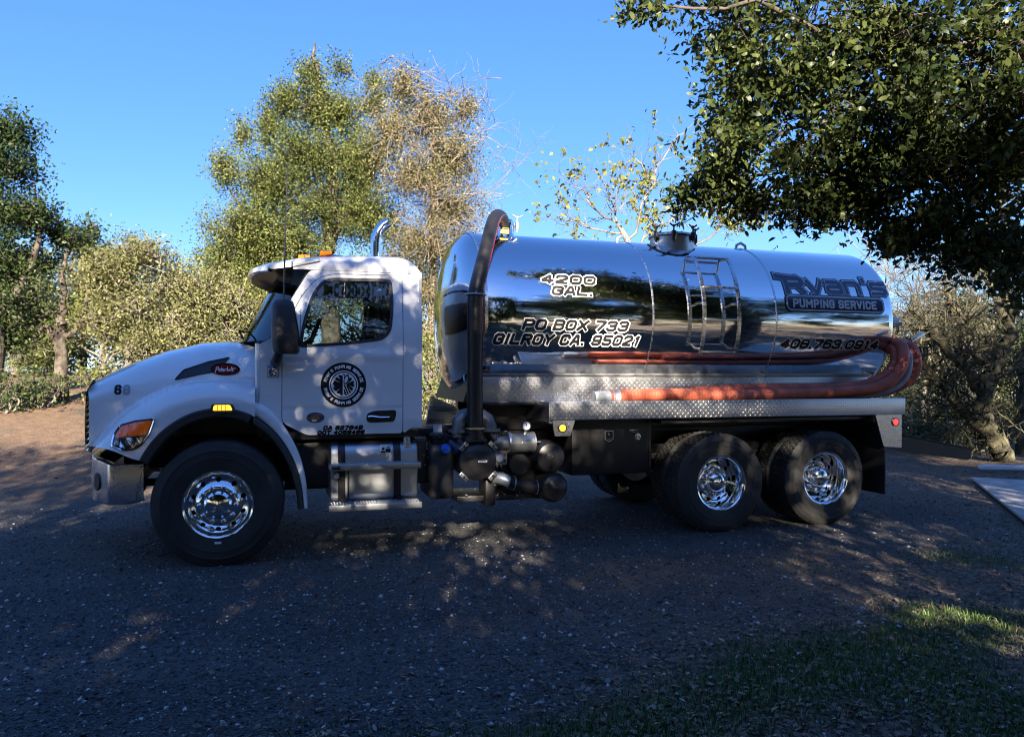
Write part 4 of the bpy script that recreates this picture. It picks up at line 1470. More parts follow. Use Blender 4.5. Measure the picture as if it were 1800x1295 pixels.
lett([sg], .0034, .04, flat_on_hood(.040), 'badge_script', M_DECALW, bd, cell=.0022)
# fleet number on the nose
sg, _ = text_segments('6', -.865, 1.475, .085, .07, .058, .010, .0)
lett([sg], .010, .08, on_hood(.004), 'fleet_number', M_DECALK, cell=.005)
sg, _ = text_segments('8', -.795, 1.475, .085, .07, .058, .010, .0)
lett([sg], .010, .08, on_hood(.004), 'fleet_number', mat('worn_grey_vinyl', (.30, .33, .36), rough=.4), cell=.005)

# headlamp
hl = [(-.845, 1.055), (-.83, 1.15), (-.785, 1.225), (-.66, 1.265), (-.505, 1.285), (-.545, 1.16), (-.60, 1.07), (-.66, 1.025), (-.74, 1.02)]
hlr = rpoly(hl, .025, 4)
fn_ = sd_poly(hlr)
lamp = part(sheet(MB(), region(fn_, -.87, -.48, 1.0, 1.31, .012), on_hood(.006)), 'headlamp', M_BLACKP, fix=False)
part(MB().tube([on_hood(.012)(x, z) for x, z in hlr], .0085, 6, closed=True), 'bezel', M_CHROME, lamp)
part(sheet(MB(), region(lambda X, Z: np.maximum(fn_(X, Z) + .014, np.maximum((Z - 1.265), (1.135 + .10 * (X + .7)) - Z)) , -.87, -.48, 1.0, 1.31, .008), lambda x, z: (x, hood_y(x, z) - .012 - .006 * math.sin(x * 90), z)), 'turn_lens', M_ORANGE, lamp, fix=False)
part(sheet(MB(), region(lambda X, Z: np.maximum(fn_(X, Z) + .016, np.maximum((Z - (1.125 + .10 * (X + .7))), (-.775 - X))), -.87, -.48, 1.0, 1.31, .008), lambda x, z: (x, hood_y(x, z) - .010 - .008 * math.sin(x * 60 + z * 40), z)), 'reflector', M_CHROME, lamp, fix=False)
part(sheet(MB(), region(lambda X, Z: np.maximum(fn_(X, Z) + .016, np.maximum(X + .785, -1)), -.87, -.48, 1.0, 1.31, .008), lambda x, z: (x, hood_y(x, z) - .010 - .006 * math.sin(z * 70), z)), 'running_lamp', M_ALU, lamp, fix=False)
part(sheet(MB(), region(lambda X, Z: fn_(X, Z) + .008, -.87, -.48, 1.0, 1.31, .012), on_hood(.021)), 'cover_lens', M_CLEAR, lamp, fix=False)

# grille across the nose
R = []
for j in range(41):
    y = .40 + (2.04 - .40) * j / 40
    fx = -1.0 - .15 * (1 - ((YM - y) / 1.17) ** 2) - .012
    R.append([(fx + .04, y, .97), (fx - .01, y, 1.0), (fx - .015, y, 1.25), (fx - .005, y, 1.50), (fx + .05, y, 1.60)])
gr = part(MB().grid(R), 'grille', M_CHROME)
mb = MB()
for k in range(9):
    z = 1.03 + k * .055
    mb.tube([(-1.0 - .15 * (1 - ((YM - y) / 1.17) ** 2) - .014, y, z) for y in np.linspace(.62, 1.82, 17)], .008, 6)
part(mb, 'grille_bars', M_BLACK, gr, kind='stuff')

# bumper
plan = [(-.60, .135), (-.61, .133), (-.73, .118), (-.845, .104), (-.868, .112), (-.884, .135), (-.945, .24), (-1.01, .35), (-1.06, .50), (-1.11, .80), (-1.13, YM)]
R = []
for (x, y) in smooth_line(plan, 4):
    k = float(sstep(-.60, -.78, x)) * .03
    f = .028 * float(sstep(-.80, -1.0, x))
    R.append([(x + .05, y + .06, .888 + f), (x + .004, y + .012, .896 + f), (x - .001, y + .002, .890 + f), (x - .002, y, .87 + f), (x - .005, y - .005, .75), (x - .001, y, .60 - k), (x + .004, y + .005, .585 - k), (x + .06, y + .05, .58 - k)])
bum = part(mir(MB().grid(R)), 'bumper', mat('dull_bumper_chrome', (.84, .85, .87), rough=.24, metal=1, rvar=.07, vscale=4, bump=.03, bscale=8), angle=40)
for s in (0, 1):
    m = MB().lathe([(0, -.003), (.075, -.003), (.08, .01)], 'y', (0, 0, 0), 24)
    Rm = Matrix.Rotation(RAD(-62), 4, 'Z')
    m.xform(lambda x, y, z: (Matrix.Translation((-.985, .285, .735)) @ Rm @ Vector((x * .8, y, z)))[:])
    if s: m = mirrored(m)
    part(m, 'fog_lamp_recess', M_BLACK, bum)
part(MB().box(-.95, -.70, .30, 2.14, .62, .84, .02), 'bumper_bracket', M_BLACK)

# ------------------------------------------------------------------ cab
def cab_y(z): return .15 + .10 * float(sstep(1.95, 2.80, z)) + .012 * float(sstep(1.25, 1.10, z))


def on_cab(off): return lambda x, z: (x, cab_y(z) - off, z)


cab_out = [(.335, 1.27), (.335, 1.93), (.42, 1.965), (.585, 2.30), (.77, 2.612), (1.80, 2.612), (1.80, 1.155), (1.735, 1.155), (1.68, 1.145), (1.635, 1.10), (.74, 1.10), (.58, 1.19)]
door_o = rpoly([(.53, 1.22), (.53, 1.92), (.575, 2.09), (.68, 2.34), (.86, 2.575), (1.615, 2.59), (1.615, 1.105), (.745, 1.105)], [.05, .05, .05, .1, .16, .02, .02, .03], 6)
win_o = rpoly([(.675, 1.895), (.70, 2.12), (.79, 2.40), (.90, 2.545), (1.52, 2.555), (1.535, 2.30), (1.50, 1.985), (1.10, 1.925)], [.03, .1, .08, .10, .06, .1, .13, .1], 6)
S_cab, S_door, S_win = sd_poly(rpoly(cab_out, [.02, .02, .02, .05, .05, .01, .01, .03, .03, .03, .02, .02], 4)), sd_poly(door_o), sd_poly(win_o)
cabs = sheet(MB(), region(lambda X, Z: np.maximum(S_cab(X, Z), -(S_door(X, Z) - .006)), .30, 1.82, 1.06, 2.64, .02), on_cab(0), (0, .03, 0))
cab = part2(cabs, 'cab_side', M_WHITE, fix=False, angle=45)
back = sheet(MB(), region(lambda X, Z: np.maximum(S_cab(X, Z) + .012, -(S_win(X, Z) + .02)), .30, 1.82, 1.06, 2.64, .03), on_cab(-.035))
part2(back, 'door_seal', M_SEAM, fix=False)
doorm = sheet(MB(), region(lambda X, Z: np.maximum(S_door(X, Z), -S_win(X, Z)), .50, 1.64, 1.08, 2.62, .02),
              lambda x, z: (x, cab_y(z) - .004 - .010 * math.exp(-((z - 1.83) / .05) ** 2) + .008 * math.exp(-((z - 1.335) / .012) ** 2), z), (0, .03, 0))
for k, m in enumerate((doorm, mirrored(doorm))):
    d = part(m, 'door', M_WHITE, fix=False, angle=45)
    if k == 0: DOOR = d
    wf = sheet(MB(), region(lambda X, Z: np.maximum(S_win(X, Z), -(S_win(X, Z) + .028)), .62, 1.58, 1.86, 2.6, .012), on_cab(.008), (0, .03, 0))
    gl = sheet(MB(), region(lambda X, Z: S_win(X, Z) + .02, .62, 1.58, 1.86, 2.6, .03), on_cab(-.006))
    if k: wf, gl = mirrored(wf), mirrored(gl)
    part(wf, 'window_frame', M_BLACKP, d, fix=False)
    part(gl, 'window_glass', M_GLASS, d, fix=False)
# back wall, floor, firewall (shell so that the cab is hollow)
mb = MB()
mb.box(1.77, 1.80, .19, 2 * YM - .19, 1.16, 2.62)
part(mb, 'cab_rear_wall', M_WHITE)
part(MB().box(1.803, 1.812, .5, 1.94, 2.05, 2.45, .004), 'rear_window', M_BLACK)
part(MB().box(.36, 1.78, .20, 2 * YM - .20, 1.06, 1.13), 'cab_floor', M_BLACK)
part(MB().box(.32, .38, .20, 2 * YM - .20, 1.10, 1.94), 'firewall', M_BLACK)
part(MB().box(.30, .62, .22, 2 * YM - .22, 1.86, 1.955, .03), 'dashboard', M_INTERIOR)
for y in (.55, 1.89):
    st = part(MB().box(1.12, 1.58, y - .23, y + .23, 1.50, 1.66, .05), 'seat', M_INTERIOR)
    part(MB().box(1.46, 1.60, y - .22, y + .22, 1.62, 2.20, .05), 'seat_back', M_INTERIOR, st)
    part(MB().box(1.50, 1.60, y - .12, y + .12, 2.22, 2.42, .04), 'head_rest', M_INTERIOR, st)
sw = MB().tube([(.80 + .17 * math.sin(a) * .45, .55 + .21 * math.cos(a), 1.97 + .19 * math.sin(a)) for a in np.linspace(0, 2 * math.pi, 28, endpoint=False)], .014, 8, closed=True)
sw.tube([(.80, .55, 1.97), (.62, .55, 1.86)], .03, 8)
sw.tube([(.80, .36, 1.97), (.80, .74, 1.97)], .012, 6)
part(sw, 'steering_wheel', M_BLACKP)

# windscreen
R = []
for j in range(25):
    v = j / 24 * 2 - 1
    bulge = (1 - abs(v) ** 2.6)
    R.append([((.42 - .27 * bulge) + ((.77 - .27 * bulge) - (.42 - .27 * bulge)) * u, YM + v * (.985 - .06 * u), 1.96 + (2.64 - 1.96) * u) for u in np.linspace(0, 1, 9)])
ws = part(MB().grid(R), 'windscreen', M_WSGLASS)
ed = [R[0][k] for k in range(9)]
mb = MB().tube(ed, .012, 6)
part2(mb, 'windscreen_seal', M_SEAM, ws)
R2 = [[(x - .05, y, z - .01), (x + .10, y, z + .005), (x + .14, y, z - .02)] for x, y, z in (r_[0] for r_ in R)]
part(MB().grid(R2), 'cowl', M_BLACKP)
wp = MB().tube([(.18, .62, 1.985), (.16, .60, 2.05), (.30, .95, 2.06)], .008, 6).tube([(.19, .55, 1.98), (.15, .52, 2.06)], .01, 6)
part(wp, 'wiper', M_BLACK)
part(MB().tube([(.318, .20, 1.30), (.318, .185, 1.6), (.318, .20, 1.93)], .022, 10), 'cowl_post', M_WHITE)

# roof
def roof_top(x):
    z = float(np.interp(x, [.45, .60, .80, 1.05, 1.5, 1.8], [2.705, 2.745, 2.785, 2.805, 2.822, 2.822]))
    if x > 1.60: z = 2.61 + (z - 2.61) * math.sqrt(max(0.0, 1 - ((x - 1.60) / .205) ** 2)) ** .9
    return z


R = []
for i in range(36):
    x = .62 + (1.803 - .62) * i / 35
    row = []
    for j in range(41):
        a = j / 40 * math.pi
        n = 2 / 3.6
        cy = math.copysign(abs(math.cos(a)) ** n, math.cos(a))
        sz = max(0.0, math.sin(a)) ** n
        row.append((x, YM - .985 * cy, 2.614 + (roof_top(x) - 2.614) * sz))
    R.append(row)
roof = part(MB().grid(R), 'roof', M_WHITE, angle=50)
# sun visor: thin shell with a turned-down lip and side skirts
R = []
for j in range(43):
    v = max(-1.0, min(1.0, (j - 1) / 40 * 2 - 1))
    sk = .042 if j in (0, 42) else 0.0
    y = YM + v * 1.0
    k = 1 - abs(v) ** 3
    fx = .40 - .18 * k
    drop = .045 * abs(v) ** 6
    R.append([(fx + .028, y, 2.590 - drop * .4), (fx + .004, y, 2.604 - drop * .4), (fx, y, 2.640 - drop * .4 - sk * .3), (fx + .05, y, 2.668 - drop * .5 - sk), (fx + .2, y, 2.716 - drop - sk), (.72, y, 2.764 - drop * 1.4 - sk), (.86, y, 2.777 - drop * 1.6 - sk * .2)])
vis = part(MB().grid(R), 'sun_visor', M_WHITE, angle=50)
R = [[(r_[0][0] + .004, r_[0][1], r_[0][2] + .003), (r_[3][0] + .02, r_[3][1], r_[3][2] - .022), (.66, r_[4][1], r_[4][2] - .02)] for r_ in R[1:-1]]
part(MB().grid(R), 'visor_underside', M_BLACK, vis)
for y, x in ((.44, .92), (.82, .74), (1.22, .70), (1.62, .74), (2.0, .92)):
    z = 2.765 if abs(y - YM) > .6 else 2.772
    b_ = MB().grid([[(x - .03 + .34 * u, y + s * .055 * (1 - u) ** .6, z + .034 * (1 - u ** 1.5) * (1 - abs(s) ** 3) - .005) for s in np.linspace(-1, 1, 9)] for u in np.linspace(0, 1, 9)])
    mk = part(b_, 'roof_marker', M_ALU)
    part(MB().prism([(x - .055, z - .002), (x - .045, z + .045), (x + .06, z + .045), (x + .06, z + .02)], y - .05, y + .05), 'marker_lens', M_AMBER, mk)

# antenna + mirror
def mirror_arm(sgn):
    e = MB()
    R = []
    for (z, x0, x1, yo, yi) in ((1.835, .475, .655, -.16, .02), (1.86, .44, .672, -.175, .03), (2.0, .425, .668, -.18, .03), (2.24, .432, .628, -.17, .02), (2.285, .445, .615, -.16, .01), (2.305, .47, .595, -.14, -.01)):
        pl = rpoly([(x0, yo + .05), (x0 + .05, yo), (x1 - .02, yo + .01), (x1, yo + .06), (x1, yi), (x0 + .03, yi)], .025, 3)
        R.append([(a, b, z) for a, b in pl] + [(pl[0][0], pl[0][1], z)])
    e.grid(R)
    e.add([p for p in R[0]][:-1], [tuple(range(len(R[0]) - 1))])
    e.add([p for p in R[-1]][:-1], [tuple(range(len(R[-1]) - 1))])
    a = MB().tube([(.50, -.07, 1.86), (.48, -.03, 1.79), (.47, .16, 1.76)], [.042, .04, .045], 12)
    return e, a


for k in range(2):
    e, a = mirror_arm(1)
    g = MB().box(.672, .676, -.155, .01, 1.90, 2.22)
    if k: e, a, g = mirrored(e), mirrored(a), mirrored(g)
    mo = part(e, 'mirror', M_BLACKP, angle=40)
    part(a, 'mirror_arm', M_BLACKP, mo)
    part(g, 'mirror_glass', M_CHROME, mo)
part(MB().tube([(.535, -.08, 2.28), (.54, -.08, 2.6), (.548, -.08, 3.05), (.565, -.08, 3.50)], [.008, .007, .0055, .004], 8), 'antenna', M_BLACK)

# door hardware and lettering
mb = sheet(MB(), region(sd_poly(rpoly([(1.275, 1.235), (1.285, 1.295), (1.35, 1.318), (1.555, 1.325), (1.555, 1.27), (1.535, 1.212), (1.30, 1.208)], .025, 4)), 1.25, 1.58, 1.19, 1.34, .008), on_cab(.006), (0, .01, 0))
hd = part(mb, 'handle_recess', M_BLACK, DOOR, fix=False)
hd_y = cab_y(1.26) - .02
part(MB().tube([(1.295, hd_y + .01, 1.262), (1.32, hd_y, 1.268), (1.40, hd_y - .006, 1.258), (1.49, hd_y, 1.258)], [.012, .013, .010, .009], 8), 'handle', M_CHROME, DOOR)
# round logo
lc = (1.07, 1.56)
lg = part(sheet(MB(), region(sd_ell(*lc, .205, .205), .84, 1.30, 1.33, 1.79, .012), on_cab(.0065)), 'door_decal', M_DECALK, DOOR, fix=False, label='round black logo sticker')
ring = lambda r0, r1: (lambda X, Z: np.maximum(np.hypot(X - lc[0], Z - lc[1]) - r1, r0 - np.hypot(X - lc[0], Z - lc[1])))
part(sheet(MB(), region(ring(.122, .131), .9, 1.25, 1.4, 1.72, .006), on_cab(.010)), 'logo_ring', M_DECALW, DOOR, fix=False)
part(sheet(MB(), region(ring(.0, .112), .9, 1.25, 1.4, 1.72, .008), on_cab(.010)), 'logo_disc', M_DECALW, DOOR, fix=False)
pet = []
for k in range(26):
    a = k * 2 * math.pi / 26 + .12
    pet.append((lc[0] + .012 + .018 * math.cos(a), lc[1] + .018 * math.sin(a), lc[0] + (.086 + .006 * math.sin(k * 2.3)) * math.cos(a), lc[1] + (.086 + .006 * math.cos(k * 3.1)) * math.sin(a)))


def sd_logo(X, Z):
    d = np.full(X.shape, 1e9)
    for ax, az, bx, bz_ in pet:
        ex, ez = bx - ax, bz_ - az
        t = np.clip(((X - ax) * ex + (Z - az) * ez) / (ex * ex + ez * ez), 0, 1)
        d = np.minimum(d, np.hypot(X - ax - t * ex, Z - az - t * ez) - (.0025 + .0068 * t))
    stem = np.maximum(np.abs(X - lc[0] + .022) - .013, np.abs(Z - lc[1]) - .088)
    gap = np.abs(X - lc[0] + .004) - .0065
    bowl = (np.hypot((X - lc[0] - .022 - .25 * (Z - lc[1] - .045)) / .020, (Z - lc[1] - .048) / .045) - 1) * .02
    leg_d = np.abs((X - lc[0] - .022) + .42 * (Z - lc[1] + .04)) - .0075
    leg = np.maximum(leg_d, np.maximum(Z - lc[1] - .0, lc[1] - .088 - Z))
    d = np.maximum(d, -np.maximum(gap, np.abs(Z - lc[1]) - .09))
    d = np.maximum(d, -(bowl - .004))
    d = np.minimum(d, np.maximum(np.abs(bowl + .002) - .0035, -1))
    d = np.maximum(d, -(leg - .006))
    return np.minimum(np.minimum(d, stem), leg)


part(sheet(MB(), region(sd_logo, .94, 1.2, 1.44, 1.68, .0035), on_cab(.0125)), 'logo_emblem', M_DECALK, DOOR, fix=False)


def arc_text(txt, r, a_start, a_end, h, inward):
    segs = []
    n = len(txt)
    for i, ch in enumerate(txt):
        if ch == ' ': continue
        a = a_start + (a_end - a_start) * (i + .5) / n
        s, _ = text_segments(ch, -h * .36, -h / 2, h, h * .8, h * .72, h * .11)
        px, pz = lc[0] + r * math.cos(a), lc[1] + r * math.sin(a)
        rot = a - math.pi / 2 if not inward else a + math.pi / 2
        co, si = math.cos(rot), math.sin(rot)
        for ax, az, bx, b2, ea, eb in s:
            segs.append((px + ax * co - az * si, pz + ax * si + az * co, px + bx * co - b2 * si, pz + bx * si + b2 * co, ea, eb))
    return segs


sg = arc_text("RYAN'S PUMPING SERVICE", .167, RAD(170), RAD(8), .030, False)
sg2 = arc_text("RYAN'S PUMPING SERVICE", .167, RAD(190), RAD(352), .030, True)
lett([sg], .0036, .03, on_cab(.010), 'logo_lettering', M_DECALW, DOOR, cell=.0032)
lett([sg2], .0036, .03, on_cab(.010), 'logo_lettering', M_DECALW, DOOR, cell=.0032)
part(sheet(MB(), region(sd_ell(.82, 1.263, .079, .048), .72, .92, 1.2, 1.33, .006), on_cab(.007)), 'oval_sticker', mat('oval_sticker_print', (.10, .085, .10), rough=.4, var=.8, vscale=25), DOOR, fix=False)
part(sheet(MB(), region(sd_poly(rpoly([(.775, 1.255), (.80, 1.285), (.84, 1.287), (.855, 1.262), (.85, 1.245), (.79, 1.245)], .01, 3)), .76, .88, 1.23, 1.30, .005), on_cab(.0085)), 'sticker_picture', mat('sticker_orange', (.38, .16, .05), rough=.4, var=.5, vscale=40), DOOR, fix=False)
part(sheet(MB(), region(lambda X, Z: np.maximum(np.abs(X - .81) - .022, np.abs(Z - 1.237) - .006), .76, .88, 1.22, 1.25, .004), on_cab(.0085)), 'sticker_strip', M_DECALW, DOOR, fix=False)
sgA, _ = text_segments('CA 627649', .885, 1.146, .042, .042, .040, .0064, .25)
sgB, _ = text_segments('DOT 4059488', .835, 1.104 - .0, .040, .0405, .0385, .0064, .25)
lett([sgA, sgB], .0064, .04, on_cab(.0065), 'licence_lettering', M_DECALK, DOOR, cell=.0035)
# 65 plate on the cowl panel
part(sheet(MB(), region(lambda X, Z: np.maximum(np.abs(X - .45) - .046, np.abs(Z - 1.68) - .054), .39, .51, 1.6, 1.76, .006), on_cab(.004)), 'number_sticker', M_DECALK, cab, fix=False)
part(sheet(MB(), region(lambda X, Z: np.maximum(np.abs(X - .45) - .040, np.abs(Z - 1.68) - .048), .39, .51, 1.6, 1.76, .006), on_cab(.006)), 'sticker_field', M_DECALW, cab, fix=False)
part(sheet(MB(), region(lambda X, Z: np.maximum(np.abs(X - .45) - .036, np.abs(Z - 1.716) - .008), .39, .51, 1.6, 1.76, .004), on_cab(.008)), 'sticker_band', M_BLUE, cab, fix=False)
sg, _ = text_segments('65', .418, 1.640, .062, .034, .030, .0048)
lett([sg], .0048, .06, on_cab(.009), 'sticker_number', M_DECALK, cab, cell=.003)

# exhaust stack behind the cab
part(MB().tube([(1.62, 2.06, 1.2), (1.62, 2.06, 3.14), (1.625, 2.06, 3.22), (1.65, 2.06, 3.31), (1.70, 2.06, 3.38), (1.76, 2.06, 3.42)], .062, 24, cap=False), 'exhaust_stack', M_CHROME)

# ------------------------------------------------------------------ wheels (axis along y, outer face towards -y, built at the origin)
def tyre_mesh(w, R, lug):
    prof = [(.285, .030), (.292, .012), (.31, .004), (.345, -.004), (.385, -.0095), (.388, -.013), (.396, -.0135), (.399, -.010), (.44, -.009), (.443, -.0125), (.449, -.0125), (.452, -.0085), (.485, .002), (R - .018, .014), (R - .006, .026), (R - (.012 if lug else 0), .040)]
    prof = [(r if r > R - .02 or R < .53 else .285 + (r - .285) * (R - .285) / .235, y) for r, y in prof]
    full = prof + [(r, w - y) for r, y in prof[::-1]]
    m = MB()
    if lug:
        m.lathe(full, 'y', n=72)
        nb = 54
        for row, (y0, y1) in enumerate(((.028, .080), (.088, w / 2 - .004), (w / 2 + .004, w - .088), (w - .080, w - .028))):
            for k in range(nb):
                a0 = 2 * math.pi * (k + .5 * (row % 2)) / nb
                a1 = a0 + 2 * math.pi / nb * .80
                sk = .018 * (1 if row % 2 else -1)
                vs = []
                for (rr, aa, bb) in ((R - .016, a0, a1), (R, a0 + .006, a1 - .006)):
                    for an, y in ((aa, y0), (bb, y0), (bb + sk, y1), (aa + sk, y1)):
                        vs.append((rr * math.cos(an), y, rr * math.sin(an)))
                m.add(vs, [(4, 5, 6, 7), (0, 1, 5, 4), (1, 2, 6, 5), (2, 3, 7, 6), (3, 0, 4, 7)])
    else:
        g = []
        for y in (w * .28, w * .5, w * .72):
            g += [(R, y - .007), (R - .012, y - .005), (R - .012, y + .005), (R, y + .007)]
        m.lathe(prof + g + [(r, w - y) for r, y in prof[::-1]], 'y', n=72)
    return m


def rim_face(prof, holes_r, hole, n_holes, y_of_r, r0, r1):
    def f(X, Z):
        rr = np.hypot(X, Z)
        d = np.maximum(rr - r1, r0 - rr)
        for k in range(n_holes):
            a = 2 * math.pi * (k + .5) / n_holes
            d = np.maximum(d, -(np.hypot(X - holes_r * math.cos(a), Z - holes_r * math.sin(a)) - hole))
        return d
    return sheet(MB(), region(f, -r1 - .02, r1 + .02, -r1 - .02, r1 + .02, .011), lambda x, z: (x, y_of_r(math.hypot(x, z)), z), (0, .012, 0))


def nuts(m, r, y, n=10, s=.016, L=.045):
    for k in range(n):
        a = 2 * math.pi * k / n
        cx, cz = r * math.cos(a), r * math.sin(a)
        m.lathe([(s * 1.35, y + .004), (s * 1.35, y - .006), (s, y - .009), (s, y - L * .75), (s * .75, y - L), (0.001, y - L)], 'y', (cx, 0, cz), 6)
    return m


M_HOLE = mat('hollow_dark', (.006, .006, .006), rough=.9)  # near-black fill behind the hand holes; the hollow's shade is its colour


def make_wheel(front):
    t = empty('wheel', (0, 0, 0), TR)
    if front:
        W = .36
        tyre_mesh(W, .548, False).build('tyre', M_RUBBER, t)
        yr = lambda r: .030 + .045 * float(sstep(.19, .262, r)) - .035 * float(sstep(.21, .15, r))
        rim_face(None, .213, .021, 10, yr, .02, .258).build('rim_disc', M_POLISH, t, angle=40)
        m = MB().lathe([(.256, .078), (.262, .05), (.268, .022), (.280, .008), (.292, .004), (.297, .010), (.296, .03), (.285, .05)], 'y', n=64)
        m.build('rim_flange', M_POLISH, t)
        nuts(MB(), .150, .0, 10, .017, .050).build('lug_nuts', M_POLISH, t, kind='stuff')
        MB().lathe([(.118, .0), (.112, -.022), (.095, -.036), (.05, -.043), (0.0005, -.045)], 'y', n=40).build('hub_cap', M_POLISH, t, angle=25)
        MB().lathe([(.27, .10), (.0005, .10)], 'y', n=32).build('dark_hollow_disc', M_HOLE, t)
        sheet(MB(), region(lambda X, Z: np.maximum(np.abs(X) - .028, np.abs(Z + .328) - .009), -.04, .04, -.35, -.3, .006), lambda x, z: (x, -.006, z)).build('tyre_tag', M_DECALW, t, fix=False)
    else:
        W = .275
        tyre_mesh(W, .52, True).build('tyre', M_RUBBER, t)
        m = MB().lathe([(.297, .012), (.292, .004), (.280, .008), (.268, .020), (.262, .05), (.250, .075), (.246, .150), (.236, .172), (.225, .178)], 'y', n=64)
        m.build('rim_barrel', M_POLISH, t)
        yr = lambda r: .178 - .022 * float(sstep(.22, .16, r))
        rim_face(None, .200, .022, 10, yr, .02, .228).build('rim_disc', M_POLISH, t, angle=40)
        nuts(MB(), .143, .156, 10, .017, .055).build('lug_nuts', M_POLISH, t, kind='stuff')
        MB().lathe([(.112, .158), (.108, .10), (.098, .075), (.080, .060), (.045, .048), (.0005, .045)], 'y', n=40).build('hub_cap', M_POLISH, t, angle=25)
        MB().lathe([(.25, .22), (.0005, .22)], 'y', n=32).build('dark_hollow_disc', M_HOLE, t)
    return t


def rel(x, y, z): return (x - 3.0, y - YM, z)


fw = make_wheel(True)
fw.location = rel(0, .03, .532)
fw.rotation_euler = (0, 0, RAD(-2.5))
c = copy_tree(fw, TR); c.location = rel(0, 2 * YM - .03, .532); c.rotation_euler = (0, 0, math.pi - RAD(2.5))
rw = make_wheel(False)
inner_w = empty('inner_wheel', (0, 0, 0), TR)
o = bpy.data.objects.new('tyre', [ch for ch in rw.children if ch.name.startswith('tyre')][0].data); COL.objects.link(o); o.parent = inner_w
MB().lathe([(.287, .04), (.26, .06), (.25, .14), (.0005, .14)], 'y', n=40).build('rim_barrel', M_STEEL, inner_w)
first = True
for ax in (4.965, 6.285):
    for side in (0, 1):
        for kind, src, y in (('o', rw, 0.0), ('i', inner_w, .325)):
            q = src if (ax < 5 and side == 0) else copy_tree(src, TR)
            if side == 0:
                q.location = rel(ax, y, HUBZ); q.rotation_euler = (0, RAD(ax * 90), 0)
            else:
                q.location = rel(ax, 2 * YM - y, HUBZ); q.rotation_euler = (0, RAD(ax * 70), math.pi)

# ------------------------------------------------------------------ chassis
for y in (.79, 1.65):
    part(MB().box(-.85, 7.42, y - .045, y + .045, .78, 1.06, .008), 'frame_rail', M_BLACK)
for x in (-.6, 1.0, 2.3, 3.6, 5.6, 7.3):
    part(MB().box(x - .06, x + .06, .84, 1.60, .82, 1.02, .01), 'cross_member', M_BLACK)
part(MB().box(-.09, .09, .36, 2.08, .44, .56, .02).tube([(-.05, .42, .48), (-.32, .55, .50), (-.55, .8, .55)], .03, 8).tube([(.35, .55, .60), (.45, .62, .72), (.2, .7, .9)], .025, 8), 'front_axle', M_BLACK)
part(MB().box(-.7, .62, .70, .80, .62, .68, .01), 'leaf_spring', M_BLACK)
for ax in (4.965, 6.285):
    part(MB().tube([(ax, .35, .52), (ax, .9, .52), (ax, 1.1, .52), (ax, 1.34, .52), (ax, 1.54, .52), (ax, 2.09, .52)], [.10, .10, .20, .20, .10, .10], 20), 'drive_axle', M_BLACK)
    part(MB().box(ax - .55, ax + .55, .70, .86, .70, .78, .02), 'suspension_beam', M_BLACK)
part(MB().tube([(1.2, YM, .75), (3.0, YM, .70), (4.8, YM, .58)], .06, 14), 'drive_shaft', M_BLACK)
part(MB().box(-.5, 1.05, .86, 1.58, .62, 1.45, .12), 'engine_block', M_BLACK)
part(MB().box(1.05, 1.95, .98, 1.46, .58, 1.02, .1), 'gearbox', M_BLACK)
part(MB().box(.60, 1.90, .30, .74, .60, 1.04, .03).tube([(.56, .45, .62), (.95, .45, .62)], .05, 10), 'battery_box', M_BLACK)
part(MB().box(1.82, 2.2, .60, 1.90, 1.02, 1.11, .01), 'deck_plate', M_BLACK)
part(MB().box(1.80, 2.45, .745, .755, 1.075, 1.083), 'chrome_strip', M_ALU)

# fuel tank with steps
mb = MB()
pl = rpoly([(.12, .49), (.12, .90), (.17, 1.03), (.70, 1.035), (.74, .98), (.74, .49)], [.07, .14, .12, .08, .06, .08], 6)
R = []
for x, s in ((.952, .93), (.962, .985), (.98, 1.0), (1.735, 1.0), (1.752, .985), (1.762, .93)):
    R.append([(x, .43 + (a - .43) * s, .76 + (b - .76) * s) for a, b in pl] + [(x, .43 + (pl[0][0] - .43) * s, .76 + (pl[0][1] - .76) * s)])
mb.grid(R)
for r_ in (R[0], R[-1]): mb.add(r_[:-1], [tuple(range(len(r_) - 1))])
M_SATIN = mat('satin_aluminium', (.42, .44, .46), rough=.42, metal=1, rvar=.05, vscale=5)
FT = part(mb, 'fuel_tank', M_SATIN, angle=40)
for x in (1.02, 1.53):
    R = [[(xx, .43 + (a - .43) * 1.012 - .003, .76 + (b - .76) * 1.012) for a, b in pl] for xx in (x, x + .066)]
    part(MB().grid(R), 'tank_strap', M_BLACK, FT)
part(MB().box(1.105, 1.12, .095, .125, .52, .80, .003), 'strap_bolt', M_BLACK, FT)
part(MB().lathe([(.062, .97), (.062, 1.0), (.045, 1.005), (.045, 1.02), (.038, 1.024), (.038, 1.062), (.03, 1.07), (.0005, 1.07)], 'z', (1.665, .20, .0), 24), 'filler_cap', M_STEEL, FT)
lb = part(MB().box(1.405, 1.505, .128, .135, .925, 1.005), 'warning_label', M_DECALW, FT)
for (a, b, c2, d) in ((1.410, 1.450, .93, .945), (1.455, 1.50, .93, .965), (1.420, 1.442, .955, .975), (1.470, 1.485, .975, .985)):
    part(MB().box(a, b, .125, .130, c2, d), 'label_print', M_DECALK, FT)


def step(name, z0, z1, y0, y1, x0, x1):
    s = part(MB().box(x0, x1, y0, y1, z0, z1, .006), name, M_SATIN)
    m = MB()
    k = 0
    xx = x0 + .03
    while xx < x1 - .03:
        for j in range(4):
            yy = y0 + .03 + j * .035 + (.017 if k % 2 else 0)
            m.lathe([(.011, z1 - .001), (.0085, z1 + .006), (.0005, z1 + .006)], 'z', (xx, yy, 0), 6)
        xx += .026
        k += 1
    part(m, 'step_grip', M_SATIN, s, kind='stuff')
    return s


